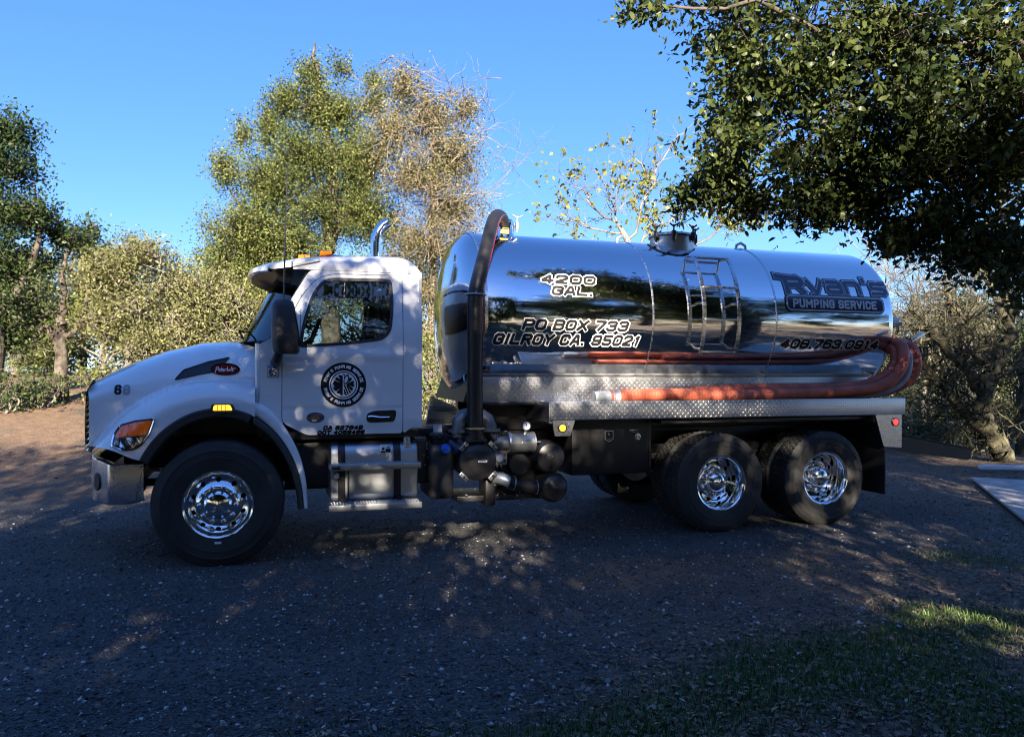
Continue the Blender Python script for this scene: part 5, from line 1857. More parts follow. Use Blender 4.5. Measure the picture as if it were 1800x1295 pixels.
s1 = step('upper_step', .79, .845, -.005, .13, .935, 1.765)
part(MB().box(.955, 1.03, -.009, -.004, .803, .827), 'maker_plate', M_BLACK, s1)
s2 = step('lower_step', .425, .485, -.02, .17, .93, 1.775)
for x in (1.05, 1.56):
    part(MB().box(x, x + .05, .10, .15, .44, .52), 'step_hanger', M_BLACK)
part(MB().lathe([(.035, .10), (.035, .075), (.025, .06), (.0005, .06)], 'y', (1.0, 0, .735), 12).tube([(1.0, .07, .735), (1.02, .06, .76)], .01, 6), 'drain_valve', M_STEEL)

# ------------------------------------------------------------------ pump group between cab and deck
ht = part(MB().box(1.885, 2.135, .20, .72, .45, .98, .06).box(1.93, 2.12, .30, .66, .95, 1.07, .04), 'oil_reservoir', M_BLACKP)
part(MB().lathe([(.043, .02), (.046, .0), (.046, -.028), (.038, -.036), (.0005, -.036)], 'y', (2.035, .185, .945), 20).box(2.00, 2.07, .14, .155, .939, .951, .003), 'blue_cap', M_BLUE, ht)
part(MB().tube([(1.99, .155, .93), (1.97, .15, .90), (1.985, .15, .87), (2.03, .16, .875)], .003, 5), 'cap_tether', M_BLACK, ht)
part(MB().box(1.925, 2.10, .192, .20, .765, .775), 'reservoir_rib', M_BLACKP, ht)
tr = part(MB().lathe([(.0005, .085), (.09, .092), (.15, .112), (.182, .14), (.19, .17), (.19, .62), (.16, .66), (.0005, .68)], 'y', (2.35, 0, .82), 48), 'moisture_trap', M_BLACK, angle=25)
for a in (45, 135, 225, 315):
    ca, sa = math.cos(RAD(a)), math.sin(RAD(a))
    m = MB().obox((2.35 + .205 * ca, .135, .82 + .205 * sa), (.10, .03, .042), Matrix.Rotation(RAD(-(a + 90)), 3, 'Y'), .004)
    cl = part(m, 'clamp', M_STEEL, tr)
    m = MB().lathe([(.013, .0), (.013, -.012), (.0005, -.014)], 'y', (2.35 + .205 * ca, .12, .82 + .205 * sa), 8)
    for d_ in (-.034, .034):
        m.lathe([(.006, .0), (.006, -.004), (.0005, -.004)], 'y', (2.35 + .205 * ca - d_ * sa, .12, .82 + .205 * sa + d_ * ca), 6)
    part(m, 'clamp_bolt', M_BLACK, tr)
part(MB().box(2.335, 2.425, .082, .087, .812, .832, .001), 'trap_label', M_DECALW, tr)
part(MB().box(2.345, 2.415, .080, .083, .820, .825), 'label_print', M_DECALK, tr)
# riser flange and hose
part(MB().lathe([(.10, 1.04), (.105, 1.04), (.105, 1.065), (.085, 1.07), (.085, 1.13)], 'z', (2.325, .20, 0), 28).box(2.22, 2.43, .10, .30, 1.00, 1.04, .01), 'riser_flange', M_BLACK)
hp = [(2.325, .17, 1.05), (2.325, .17, 1.30), (2.322, .17, 1.7), (2.322, .17, 2.1)] + [tuple(at(*q)) for q in ((836, 520, .175), (844, 480, .22), (852, 446, .32), (860, 412, .46), (867, 388, .62), (874, 379, .76), (882, 383, .88), (886, 396, .96), (887, 408, 1.0))]
hp3 = []
hpv = [np.array(p) for p in hp]
for i in range(len(hpv) - 1):
    p0, p1, p2, p3 = hpv[max(i - 1, 0)], hpv[i], hpv[i + 1], hpv[min(i + 2, len(hpv) - 1)]
    for k in range(6):
        t = k / 6
        hp3.append(.5 * (2 * p1 + (-p0 + p2) * t + (2 * p0 - 5 * p1 + 4 * p2 - p3) * t * t + (-p0 + 3 * p1 - 3 * p2 + p3) * t ** 3))
hp3.append(hpv[-1])
RH = part(MB().tube(hp3, [.078 - .012 * float(sstep(2.3, 3.1, p[2])) for p in hp3], 24), 'riser_hose', mat('black_riser_rubber', (.012, .012, .013), rough=.42, rvar=.1))
part(MB().tube([p + np.array([.058, -.056, 0.0]) * (1.0) for p in hp3[8:60]], .0035, 5), 'red_stripe', M_RED, RH)
part(MB().tube([(2.325 + .085 * math.cos(a), .17 + .085 * math.sin(a), 1.135) for a in np.linspace(0, 6.283, 24, endpoint=False)], .010, 6, closed=True).box(2.27, 2.35, .072, .09, 1.125, 1.147, .002), 'hose_clamp', mat('brass_clamp', (.55, .50, .32), rough=.3, metal=1), RH)
part(MB().tube([(2.328 + .096 * math.cos(a), .178 + .096 * math.sin(a), 2.43) for a in np.linspace(0, 6.283, 28, endpoint=False)], .010, 8, closed=True).tube([(2.42, .2, 2.43), (2.45, .33, 2.44)], .01, 6).tube([(2.24, .2, 2.43), (2.27, .33, 2.44)], .01, 6), 'support_ring', M_STEEL, RH)
# manifold fitting on top of the tank
fx, fy = 2.86, 1.02
mf = part(MB().lathe([(.125, 3.02), (.125, 3.10), (.118, 3.11), (.118, 3.26), (.135, 3.262), (.135, 3.285), (.118, 3.29), (.10, 3.33), (.05, 3.35), (.0005, 3.352)], 'z', (fx, fy, 0), 36), 'top_manifold', M_CHROME)
part(MB().obox((fx - .02, fy - .121, 3.195), (.095, .004, .06), Matrix.Rotation(RAD(-4), 3, 'Z')), 'yellow_label', M_YLAB, mf)
part(MB().obox((fx - .02, fy - .1235, 3.217), (.090, .004, .012), Matrix.Rotation(RAD(-4), 3, 'Z')), 'label_print', M_DECALK, mf)
for a in (-150, -20, 100):
    cx, cy = fx + .155 * math.cos(RAD(a)), fy + .155 * math.sin(RAD(a))
    m = MB().box(cx - .018, cx + .018, cy - .018, cy + .018, 3.22, 3.31, .004).tube([(cx, cy, 3.20), (cx, cy, 3.37)], .010, 8)
    m.tube([(cx, cy, 3.355), (cx + .06, cy, 3.385)], .010, 6).tube([(cx, cy, 3.355), (cx - .06, cy, 3.385)], .010, 6)
    part(m, 'wing_clamp', M_STEEL, mf)
# grey elbows and filter
part(MB().tube([(2.19, .30, 1.04), (2.19, .30, 1.12), (2.20, .31, 1.20), (2.25, .33, 1.25), (2.33, .34, 1.27), (2.42, .33, 1.255), (2.49, .31, 1.21), (2.515, .30, 1.14), (2.515, .30, 1.10)], .066, 20), 'crossover_pipe', M_GREYP)
part(MB().lathe([(.075, 1.095), (.105, 1.095), (.105, 1.118), (.075, 1.118)], 'z', (2.515, .30, 0), 24).lathe([(.075, 1.09), (.10, 1.09), (.10, 1.112), (.075, 1.112)], 'z', (2.19, .30, 0), 24), 'pipe_flange', M_GREYP)
part(MB().tube([(2.515, .30, 1.09), (2.53, .28, 1.04), (2.57, .24, 1.0), (2.60, .22, .985)], .060, 18), 'rubber_coupler', M_BLACK)
m = MB()
for k in range(3):
    m.tube([(2.545 + k * .018 + .004 * 0, .27 - k * .016 - .067 * 0 + .064 * math.sin(a) * 1.0, 1.025 - k * .013 + .064 * math.cos(a)) for a in np.linspace(0, 6.283, 18, endpoint=False)], .004, 5, closed=True)
part(m, 'coupler_bands', M_STEEL, kind='stuff')
part(MB().tube([(2.565, .24, .985), (2.60, .21, .985), (2.66, .20, .985), (2.70, .20, .985)], [.058, .064, .068, .068], 20), 'filter_elbow', M_GREYP)
fl = part(MB().lathe([(.07, 2.66), (.10, 2.66), (.105, 2.675), (.105, 2.69), (.098, 2.70), (.098, 2.915), (.104, 2.92), (.104, 2.935), (.08, 2.945), (.0005, 2.945)], 'x', (0, .20, .985), 36), 'filter_housing', mat('pale_zinc', (.52, .53, .50), rough=.33, metal=.85, rvar=.08))
part(MB().tube([(2.94, .17, .985), (3.0, .17, .985)], .012, 8).tube([(2.80, .095, .985), (2.80, .112, .985)], .013, 8), 'filter_tap', M_ALU, fl)
part(MB().tube([(2.84, .18, 1.07), (2.84, .17, 1.11)], .012, 8).lathe([(.040, .175), (.044, .165), (.044, .135), (.040, .128), (.036, .132)], 'y', (2.84, 0, 1.15), 24), 'gauge_case', M_STEEL, fl)
part(MB().lathe([(.037, .131), (.0005, .131)], 'y', (2.84, 0, 1.15), 24).add([], []), 'gauge_dial', M_DECALW, fl)
part(MB().box(2.836, 2.842, .126, .130, 1.15, 1.175), 'gauge_needle', M_DECALK, fl)
# switch box
sb = part(MB().box(2.53, 2.665, .21, .30, .765, .91, .004), 'switch_box', M_GREYP)
part(MB().lathe([(.042, .212), (.042, .195), (.03, .178), (.0005, .17)], 'y', (2.585, 0, .83), 24), 'dome_light', mat('frosted_dome', (.55, .57, .58), rough=.3), sb)
part(MB().box(2.632, 2.652, .203, .212, .85, .878, .002), 'red_switch', M_RED, sb)
part(MB().box(2.632, 2.652, .203, .212, .79, .82, .002), 'black_switch', M_BLACK, sb)
part(MB().tube([(2.575, .25, .77), (2.575, .25, .74)], .009, 6).tube([(2.615, .25, .77), (2.615, .25, .74)], .009, 6), 'cable_glands', M_STEEL, sb)
# lower outlet
part(MB().box(2.54, 2.64, .24, .30, .56, .69, .004), 'outlet_plate', M_GREYP)
part(MB().tube([(2.56, .25, .63), (2.585, .19, .64), (2.63, .16, .625), (2.68, .15, .595)], [.058, .06, .06, .056], 20), 'outlet_elbow', mat('blue_grey_pipe', (.30, .33, .37), rough=.38, metal=.4))
part(MB().tube([(2.66, .15, .605), (2.76, .15, .57), (2.88, .17, .545), (3.02, .22, .53)], [.064, .062, .066, .070], 18), 'outlet_hose', M_BLACK)
part(MB().tube([(2.715 + .01 * math.sin(a), .15 + .067 * math.cos(a), .59 + .067 * math.sin(a)) for a in np.linspace(0, 6.283, 20, endpoint=False)], .006, 6, closed=True).tube([(2.965, .20 + .073 * math.cos(a), .535 + .073 * math.sin(a)) for a in np.linspace(0, 6.283, 20, endpoint=False)], .006, 6, closed=True), 'hose_clips', M_STEEL, kind='stuff')
part(MB().lathe([(.0005, .07), (.07, .08), (.125, .11), (.15, .16), (.15, .55), (.0005, .57)], 'y', (3.135, 0, .53), 36), 'lower_silencer', M_BLACK, angle=30)
ud = part(MB().lathe([(.0005, .10), (.08, .108), (.14, .135), (.165, .18), (.165, .55), (.0005, .57)], 'y', (3.10, 0, .83), 36), 'upper_silencer', M_BLACK, angle=30)
part(MB().tube([(3.06, .102, .86), (3.06, .095, .86)], .007, 6).tube([(3.10, .102, .85), (3.10, .095, .85)], .007, 6), 'silencer_bolts', M_ALU, ud)
pm = part(MB().box(2.62, 3.02, .34, .85, .42, .86, .04).lathe([(.10, .22), (.11, .23), (.11, .36)], 'y', (2.80, 0, .76), 24, cap=True), 'vacuum_pump', M_BLACK)
part(MB().box(2.18, 3.25, .30, .80, .40, .46, .01).box(2.45, 2.56, .24, .50, .36, .62, .02), 'pump_skid', M_BLACK)
m = MB()
for k in range(26):
    x, z, y = random.uniform(1.84, 1.92), random.uniform(.75, 1.04), random.uniform(.25, .5)
    m.obox((x, y, z), (.012, .01, .008), Matrix.Rotation(random.uniform(0, 3), 3, 'Y'))
for k in range(16):
    m.obox((random.uniform(2.2, 3.2), random.uniform(.25, .34), random.uniform(.45, .58)), (.025, .012, .010), Matrix.Rotation(random.uniform(0, 3), 3, 'Y'))
part(m, 'small_bolts', M_STEEL, kind='stuff')
m = MB()
for k in range(5):
    x, z = 1.93 + k * .03, 1.03 - .03 * (k % 2)
    m.tube([(x - .03, .32, z), (x, .27, z + .05), (x + .05, .28, z + .02), (x + .12, .36, z - .05)], .006, 5)
part(m, 'cables', M_BLACK, kind='stuff')
part(MB().tube([(2.06, .40, 1.02), (2.12, .36, .98), (2.20, .34, .90)], .065, 16), 'suction_pipe', mat('blue_paint_pipe', (.06, .10, .20), rough=.35))
part(MB().box(2.0, 2.09, .58, .585, 1.06, 1.15).box(2.03, 2.09, .575, .58, 1.02, 1.08), 'decal_plate', M_DECALW)

# ------------------------------------------------------------------ tank
TZ, TRD = 2.28, .91
prof = [(.0005, 2.19), (.25, 2.20), (.45, 2.225), (.62, 2.262), (.74, 2.303), (.82, 2.35), (.87, 2.395), (.897, 2.435), (.91, 2.475), (.91, 2.8), (.91, 7.42), (.897, 7.475), (.87, 7.52), (.82, 7.565), (.74, 7.61), (.6, 7.655), (.4, 7.69), (.0005, 7.71)]
tank = part(MB().lathe(prof, 'x', (0, YM, TZ), 160), 'tank', M_TANK, angle=60)
for x in (2.475, 4.32, 5.86):
    part(MB().lathe([(.909, x - .010), (.917, x - .006), (.917, x + .006), (.909, x + .010)] if x > 3 else [(.909, x - .022), (.922, x - .016), (.922, x + .014), (.909, x + .02)], 'x', (0, YM, TZ), 120), 'tank_seam', M_ALU, tank)
part(MB().box(6.70, 6.706, YM - TRD - .003, YM - TRD + .25, 2.05, 2.40), 'weld_line', M_ALU, tank) if False else None


def on_tank(off):
    def f(x, z):
        d = (TRD + off) ** 2 - (z - TZ) ** 2
        return (x, YM - math.sqrt(max(d, 1e-6)), z)
    return f


def outlined(lines, th, nm, grow, cell):
    lett(lines, th, 0, on_tank(.004), nm + '_outline', M_DECALW, tank, grow=grow, cell=cell)
    lett(lines, th, 0, on_tank(.0075), nm, M_DECALK, tank, grow=.0015, cell=cell)


tank_keep = tank.location.copy()
sh = .32
L1, _ = text_segments('4200', 3.06, 2.585, .100, .155, .136, .0128, sh)
L2, _ = text_segments('GAL.', 3.16, 2.465, .100, .138, .126, .0128, sh)
outlined([L1, L2], .0128, 'capacity_lettering', .0105, .0065)
L1, _ = text_segments('PO BOX 733', 2.845, 2.105, .112, .131, .117, .0132, sh, .5)
L2, _ = text_segments('GILROY CA. 95021', 2.545, 1.955, .112, .1185, .105, .0132, sh, .52)
outlined([L1, L2], .0132, 'address_lettering', .0105, .0065)
L1, _ = text_segments('408.763.0914', 5.935, 1.955, .108, .1275, .114, .0128, sh)
outlined([L1], .0128, 'phone_lettering', .011, .0065)
# company logo
R1, xx = text_segments('R', 6.02, 2.578, .215, .30, .27, .027)
R1 = R1 + [(5.93, 2.785, 6.12, 2.766, .008, .03)]
R2, xx = text_segments('yan', xx + .005, 2.597, .205, .262, .225, .0185)
R3, xx2 = text_segments("'s", xx - .01, 2.597, .205, .25, .225, .0185)
for segs_, th_ in ((R1, .027), (R2 + R3, .0185)):
    lett([segs_], th_, 0, on_tank(.004), 'logo_edge', M_DECALN, tank, grow=.024, cell=.007)
    lett([segs_], th_, 0, on_tank(.0065), 'logo_outline', M_DECALG, tank, grow=.013, cell=.006)
    lett([segs_], th_, 0, on_tank(.0095), 'logo_lettering', M_DECALN, tank, grow=.002, cell=.006)
box = rpoly([(6.03, 2.385), (6.0, 2.42), (6.0, 2.53), (6.03, 2.56), (7.31, 2.56), (7.35, 2.53), (7.35, 2.42), (7.31, 2.385)], .02, 3)
for g, off, m_ in ((.016, .0045, M_DECALN), (.002, .0115, M_DECALG), (-.014, .0145, M_DECALN)):
    part(sheet(MB(), region(lambda X, Z: sd_poly(box)(X, Z) - g, 5.95, 7.40, 2.35, 2.60, .012), on_tank(off)), 'logo_panel', m_, tank, fix=False)
L1, _ = text_segments('PUMPING SERVICE', 6.075, 2.42, .100, .0858, .077, .0118, .06, .5)
lett([L1], .0118, 0, on_tank(.0175), 'logo_strapline', M_DECALG, tank, cell=.005)
# small flag sticker
part(sheet(MB(), region(lambda X, Z: np.maximum(np.abs(X - 2.53) - .04, np.abs(Z - 1.70) - .028), 2.48, 2.58, 1.66, 1.74, .008), on_tank(.004)), 'flag_sticker', M_DECALW, tank, fix=False)
for k in range(4):
    part(sheet(MB(), region(lambda X, Z: np.maximum(np.abs(X - 2.53) - .04, np.abs(Z - (1.676 + k * .015)) - .0036), 2.48, 2.58, 1.66, 1.74, .004), on_tank(.006)), 'flag_stripe', M_RED, tank, fix=False)
part(sheet(MB(), region(lambda X, Z: np.maximum(np.abs(X - 2.508) - .018, np.abs(Z - 1.714) - .015), 2.48, 2.58, 1.66, 1.74, .006), on_tank(.008)), 'flag_canton', M_DECALN, tank, fix=False)

# manway hatch
hx, hy = 4.93, 1.02
mh = part(MB().lathe([(.255, 3.05), (.255, 3.242), (.268, 3.244), (.268, 3.264), (.255, 3.268), (.23, 3.286), (.13, 3.30), (.0005, 3.303)], 'z', (hx, hy, 0), 48), 'manway_hatch', M_STEEL)
part(MB().lathe([(.258, 3.239), (.275, 3.239), (.275, 3.253), (.258, 3.253)], 'z', (hx, hy, 0), 48), 'lid_rim', M_BLACK, mh)
for a in (-160, -115, -60, -15, 45, 100):
    cx, cy = hx + .275 * math.cos(RAD(a)), hy + .275 * math.sin(RAD(a))
    m = MB().box(cx - .02, cx + .02, cy - .02, cy + .02, 3.19, 3.29, .004).tube([(cx, cy, 3.17), (cx, cy, 3.36)], .011, 6)
    m.tube([(cx, cy, 3.335), (cx + .05, cy, 3.37)], .010, 5).tube([(cx, cy, 3.335), (cx - .05, cy, 3.37)], .010, 5)
    part(m, 'hatch_clamp', M_BLACK, mh)
for (x, y) in ((4.35, 1.15), (5.95, 1.15)):
    part(MB().tube([(x - .07, y, 3.17), (x - .06, y, 3.23), (x, y, 3.26), (x + .06, y, 3.23), (x + .07, y, 3.17)], .018, 8), 'lifting_eye', M_STEEL)

# ladder
zs_ = np.linspace(1.88, 2.95, 22)
ly = lambda z, s=.135: YM - math.sqrt((TRD + s) ** 2 - (z - TZ) ** 2)
LD = empty('ladder', (0, 0, 0), TR); LD.location = ORG
for x in (4.855, 5.285):
    R = []
    for z in zs_:
        y = ly(z)
        nrm = Vector((0, (y - YM), (z - TZ))).normalized()
        p = Vector((x, y, z))
        a, b = Vector((.019, 0, 0)), nrm * .010
        R.append([tuple(p + q) for q in (-a - b, a - b, a + b, -a + b, -a - b)])
    m = MB().grid(R)
    m.add(R[0][:-1], [(0, 1, 2, 3)]); m.add(R[-1][:-1], [(0, 1, 2, 3)])
    part(m, 'ladder_rail', M_ALU, LD)
    for z in (1.93, 2.42, 2.93):
        p, q = Vector((x, ly(z), z)), Vector((x, ly(z, .0), z + .012))
        part(MB().tube([p, q], .014, 8), 'standoff', M_ALU, LD)
for z in (1.90, 2.25, 2.60, 2.94):
    y = ly(z)
    nrm = Vector((0, (y - YM), (z - TZ))).normalized()
    ang = math.atan2(nrm.z, -nrm.y)
    part(MB().obox((5.07, y, z), (.43, .030, .022), Matrix.Rotation(-ang, 3, 'X'), .003), 'rung', M_ALU, LD)
part(MB().obox((5.07, ly(2.95, .02), 2.965), (.43, .03, .022), Matrix.Rotation(-.8, 3, 'X'), .003), 'rung', M_ALU, LD)

# ------------------------------------------------------------------ hose decks with tread plate
def tread(p0, ux, uz, nx, nz, pitch, nrm, s=.016, w=.0055, h=.0035):
    """raised lozenges on a plate: alternate +45/-45 degrees"""
    p0, ux, uz, nrm = Vector(p0), Vector(ux), Vector(uz), Vector(nrm)
    m = MB()
    for i in range(nx):
        for j in range(nz):
            c = p0 + ux * ((i + .5) * pitch) + uz * ((j + .5) * pitch)
            a = RAD(45 if (i + j) % 2 else -45)
            a = RAD(48)if (i + j) % 2 else RAD(-48)
            d = ux * math.cos(a) + uz * math.sin(a)
            e = -ux * math.sin(a) + uz * math.cos(a)
            m.add([c - d * s, c + e * w, c + d * s, c - e * w, c + nrm * h + d * s * .5, c + nrm * h - d * s * .5], [(0, 5, 4, 2, 1) if False else (0, 5, 1), (5, 4, 1), (4, 2, 1), (0, 3, 5), (3, 4, 5), (3, 2, 4)])
    return m


DK = part(MB().box(3.04, 7.37, .0, .022, 1.21, 1.395, .003), 'deck_fascia', M_PLATE)
part(tread((3.045, 0, 1.214), (1, 0, 0), (0, 0, 1), 144, 6, .030, (0, -1, 0)), 'tread_pattern', M_PLATE, DK, fix=False, kind='stuff', angle=20)
part(MB().box(3.04, 7.37, .024, .60, 1.34, 1.365), 'deck_floor', M_PLATE)
part(MB().box(5.275, 5.281, -.003, 0.0, 1.212, 1.393), 'panel_joint', M_BLACK, DK)
part(MB().box(3.035, 3.055, .024, .86, 1.20, 1.39, .003), 'deck_end_plate', M_PLATE)
part(MB().box(3.03, 3.06, .0, .88, 1.175, 1.198, .002), 'deck_end_angle', M_ALU)
part(MB().box(2.5, 3.02, .84, .90, 1.18, 1.33, .004), 'subframe_cheek', M_ALU)
part(MB().box(2.5, 7.3, .72, .86, 1.06, 1.36, .01), 'subframe', M_BLACK)
part(MB().box(2.5, 7.3, 1.58, 1.72, 1.06, 1.36, .01), 'subframe', M_BLACK)
UP = part(MB().box(2.47, 7.25, .45, .468, 1.368, 1.63, .002), 'upper_fascia', M_PLATE)
part(tread((2.475, .45, 1.372), (1, 0, 0), (0, 0, 1), 159, 8, .030, (0, -1, 0)), 'tread_pattern', M_PLATE, UP, fix=False, kind='stuff', angle=20)
part(MB().box(2.46, 7.26, .438, .64, 1.632, 1.668, .006), 'upper_shelf', mat('dark_shelf_plate', (.20, .21, .22), rough=.45, metal=1, rvar=.1))  # shelf plate, darker and rougher than the tread plate
part(MB().box(2.46, 3.02, .40, .90, 1.345, 1.37, .002), 'lower_pan', M_BLACK)
part(MB().prism([(2.30, 1.37), (2.46, 1.37), (2.46, 1.62), (2.38, 1.62)], .55, 1.89), 'front_saddle', M_BLACK)
part(MB().prism([(2.0, 1.12), (2.42, 1.12), (2.34, 1.30), (2.05, 1.42)], .95, 1.0), 'saddle_bracket', M_ALU)
# lamp brackets
bk = part(MB().prism(rpoly([(3.06, 1.208), (3.30, 1.208), (3.25, 1.055), (3.09, 1.055)], .01, 3), .0, .02), 'lamp_bracket', M_PLATE)
part(tread((3.10, 0, 1.07), (1, 0, 0), (0, 0, 1), 5, 4, .030, (0, -1, 0)), 'tread_pattern', M_PLATE, bk, fix=False, kind='stuff', angle=20)
part(MB().lathe([(.042, .0), (.044, -.012), (.036, -.016), (.034, -.01)], 'y', (3.165, 0, 1.135), 20), 'lamp_grommet', M_BLACK, bk)
part(MB().lathe([(.034, -.011), (.020, -.018), (.0005, -.02)], 'y', (3.165, 0, 1.135), 20), 'lamp_lens', M_AMBERLIT, bk)
bk = part(MB().prism(rpoly([(6.95, 1.207), (7.32, 1.207), (7.32, .83), (7.07, .85)], .01, 3), .0, .015), 'lamp_bracket', M_ALU)
part(MB().lathe([(.045, .0), (.047, -.012), (.038, -.016), (.036, -.01)], 'y', (7.225, 0, 1.125), 20), 'lamp_grommet', M_BLACK, bk)
part(MB().lathe([(.036, -.011), (.022, -.018), (.0005, -.02)], 'y', (7.225, 0, 1.125), 20), 'lamp_lens', M_REDLIT, bk)
part(MB().box(6.95, 7.36, .03, .60, 1.12, 1.335, .005), 'rear_pan', M_BLACK)
for k in (0, 1):
    m = MB().box(7.10, 7.115, .02, .62, .30, 1.20, .003)
    part(mirrored(m) if k else m, 'mudflap', M_FLAP)
# tool box ahead of the rear wheels
tb = part(MB().box(3.38, 4.26, .28, .72, .62, 1.19, .008), 'tool_box', M_BLACK)
part(MB().prism([(3.745, 1.075), (3.845, 1.075), (3.845, .985), (3.795, .955), (3.745, .985)], .274, .279), 'shield_badge', M_STEEL, tb)
part(MB().prism([(3.755, 1.065), (3.835, 1.065), (3.835, .99), (3.795, .967), (3.755, .99)], .270, .273), 'badge_face', M_BLACKP, tb)
part(MB().prism([(3.765, .998), (3.795, .982), (3.825, 1.003), (3.795, .99)], .266, .269), 'badge_chevron', M_STEEL, tb)
part(MB().prism([(3.775, 1.05), (3.79, 1.05), (3.80, 1.025), (3.79, 1.02)], .266, .269), 'badge_mark', M_STEEL, tb)
# (the small white maker's mark is too blurred in the photograph to read: plain strokes of its size)
sg = [(4.035 + k * .0115, 1.064, 4.035 + k * .0115, 1.064 + (.024, .018, .016, .018, .016, .020, .012, .022, .020)[k], 0, 0) for k in range(9)]
sg += [(4.065, 1.052, 4.11, 1.052, 0, 0), (4.037, 1.076, 4.075, 1.076, 0, 0)]
lett([sg], .0026, 0, lambda x, z: (x, .2765, z), 'maker_mark', M_DECALW, tb, cell=.0026)
cx, cz = 4.125, 1.005
palm = [(cx + .024 * math.cos(a) * .2, cz + .008, cx + .027 * math.cos(a), cz + .005 + .024 * math.sin(a), .001, .001) for a in np.linspace(.0, math.pi, 6)] + [(cx, cz - .028, cx, cz + .01, 0, 0), (cx - .026, cz - .012, cx + .026, cz - .012, -.008, -.008)]
arc = [(cx + .031 * math.cos(a), cz + .031 * math.sin(a), cx + .031 * math.cos(a + .33), cz + .031 * math.sin(a + .33), .001, .001) for a in np.linspace(0, 2 * math.pi, 20)]
lett([palm + arc], .0026, 0, lambda x, z: (x, .2765, z), 'palm_sticker', M_DECALW, tb, cell=.0026)
part(MB().box(4.26, 4.28, .28, .62, .66, 1.19), 'splash_plate', M_BLACK)
part(MB().box(4.3, 6.95, .10, .70, 1.15, 1.19, .004), 'wheel_guard', M_BLACK)
# tail: sloping black loading chute and rear fittings
part(MB().prism([(7.35, .98), (8.72, .735), (8.72, .62), (8.66, .605), (7.35, .79)], .34, .54), 'tail_chute', M_BLACK)
part(MB().prism([(7.36, 1.0), (8.74, .748), (8.74, .738), (7.36, .99)], .33, .55), 'chute_lip', M_BLACK)
part(MB().box(7.30, 7.40, .30, 2.14, .80, 1.20, .01), 'rear_cross_beam', M_BLACK)
part(MB().lathe([(.09, 7.62), (.09, 7.70), (.06, 7.72), (.06, 7.82)], 'x', (0, .62, 2.30), 20, cap=True).tube([(7.80, .62, 2.30), (7.86, .56, 2.28)], .02, 6), 'rear_valve', M_STEEL)
part(MB().obox((7.66, .12, 2.10), (.20, .02, .05), Matrix.Rotation(RAD(-28), 3, 'Y'), .003), 'hose_hook', M_ALU)

# ------------------------------------------------------------------ hoses lying on the deck (things of their own)
def hose(name, label, pts, r, material, ribs=True, cuff=False):
    pv = [np.array(p, float) for p in pts]
    dense = []
    for i in range(len(pv) - 1):
        p0, p1, p2, p3 = pv[max(i - 1, 0)], pv[i], pv[i + 1], pv[min(i + 2, len(pv) - 1)]
        n = max(2, int(np.linalg.norm(p2 - p1) / .011))
        for k in range(n):
            t = k / n
            dense.append(.5 * (2 * p1 + (-p0 + p2) * t + (2 * p0 - 5 * p1 + 4 * p2 - p3) * t * t + (-p0 + 3 * p1 - 3 * p2 + p3) * t ** 3))
    dense.append(pv[-1])
    rad = [r + (.0042 if (ribs and i % 3 == 0) else 0) for i in range(len(dense))]
    if not cuff:
        return tag(MB().tube(dense, rad, 14).build(name, material, None, angle=50), label, 'hose', 'hoses coiled on the truck deck')
    root = empty(name, tuple(pts[0]))
    tag(root, label, 'hose', 'hoses coiled on the truck deck')
    o = MB().tube(dense, rad, 14).build('hose_body', material, root, angle=50)
    o.location = [-v for v in pts[0]]
    if cuff:
        d = (pv[0] - pv[1]); d /= np.linalg.norm(d)
        c = MB().tube([pv[0] + d * .17, pv[0] + d * .02, pv[0] - d * .10], [r * .9, r * .95, r * 1.12], 16).build('end_cuff', M_HOSEG, root)
        c.location = [-v for v in pts[0]]
    return root


hose('suction_hose', 'orange ribbed hose at the front of the deck with pale end cuff', [(3.72, .11, 1.435), (4.2, .10, 1.45), (4.7, .12, 1.445), (5.1, .10, 1.43), (5.6, .12, 1.44), (6.2, .11, 1.455), (6.7, .09, 1.475), (7.0, .07, 1.51), (7.22, .05, 1.60), (7.36, .06, 1.74), (7.44, .10, 1.90), (7.50, .24, 2.02), (7.66, .6, 1.98)], .064, M_HOSEO, True, True)
hose('water_hose', 'smooth pale grey hose looping between the orange hoses', [(5.4, .215, 1.405), (6.3, .215, 1.405), (6.9, .18, 1.42), (7.24, .12, 1.48), (7.42, .08, 1.60), (7.51, .09, 1.76), (7.55, .16, 1.93), (7.66, .5, 1.98)], .038, M_HOSEG, False)
hose('suction_hose', 'orange ribbed hose outermost at the rear, behind the grey hose', [(3.9, .31, 1.435), (4.6, .32, 1.435), (5.6, .31, 1.435), (6.5, .31, 1.44), (7.1, .26, 1.45), (7.38, .18, 1.51), (7.56, .13, 1.62), (7.64, .12, 1.78), (7.65, .2, 1.97), (7.70, .5, 2.05)], .064, M_HOSEO, True)
hose('suction_hose', 'orange hose filling the middle of the deck tray towards the rear', [(4.75, .20, 1.47), (5.4, .22, 1.50), (6.0, .21, 1.505), (6.6, .20, 1.51), (7.0, .18, 1.55), (7.25, .16, 1.66), (7.38, .17, 1.80), (7.46, .28, 1.95), (7.62, .65, 1.95)], .058, M_HOSEO, True)

# ------------------------------------------------------------------ things lying about on the ground
sl = MB()
def lying(name, c, ang, L, W, T, material, label, cat, tilt=0.0):
    o = MB().box(-L / 2, L / 2, -W / 2, W / 2, 0, T, .006).build(name, material)
    o.location = c
    o.rotation_euler = (0, tilt, ang)
    return tag(o, label, cat)


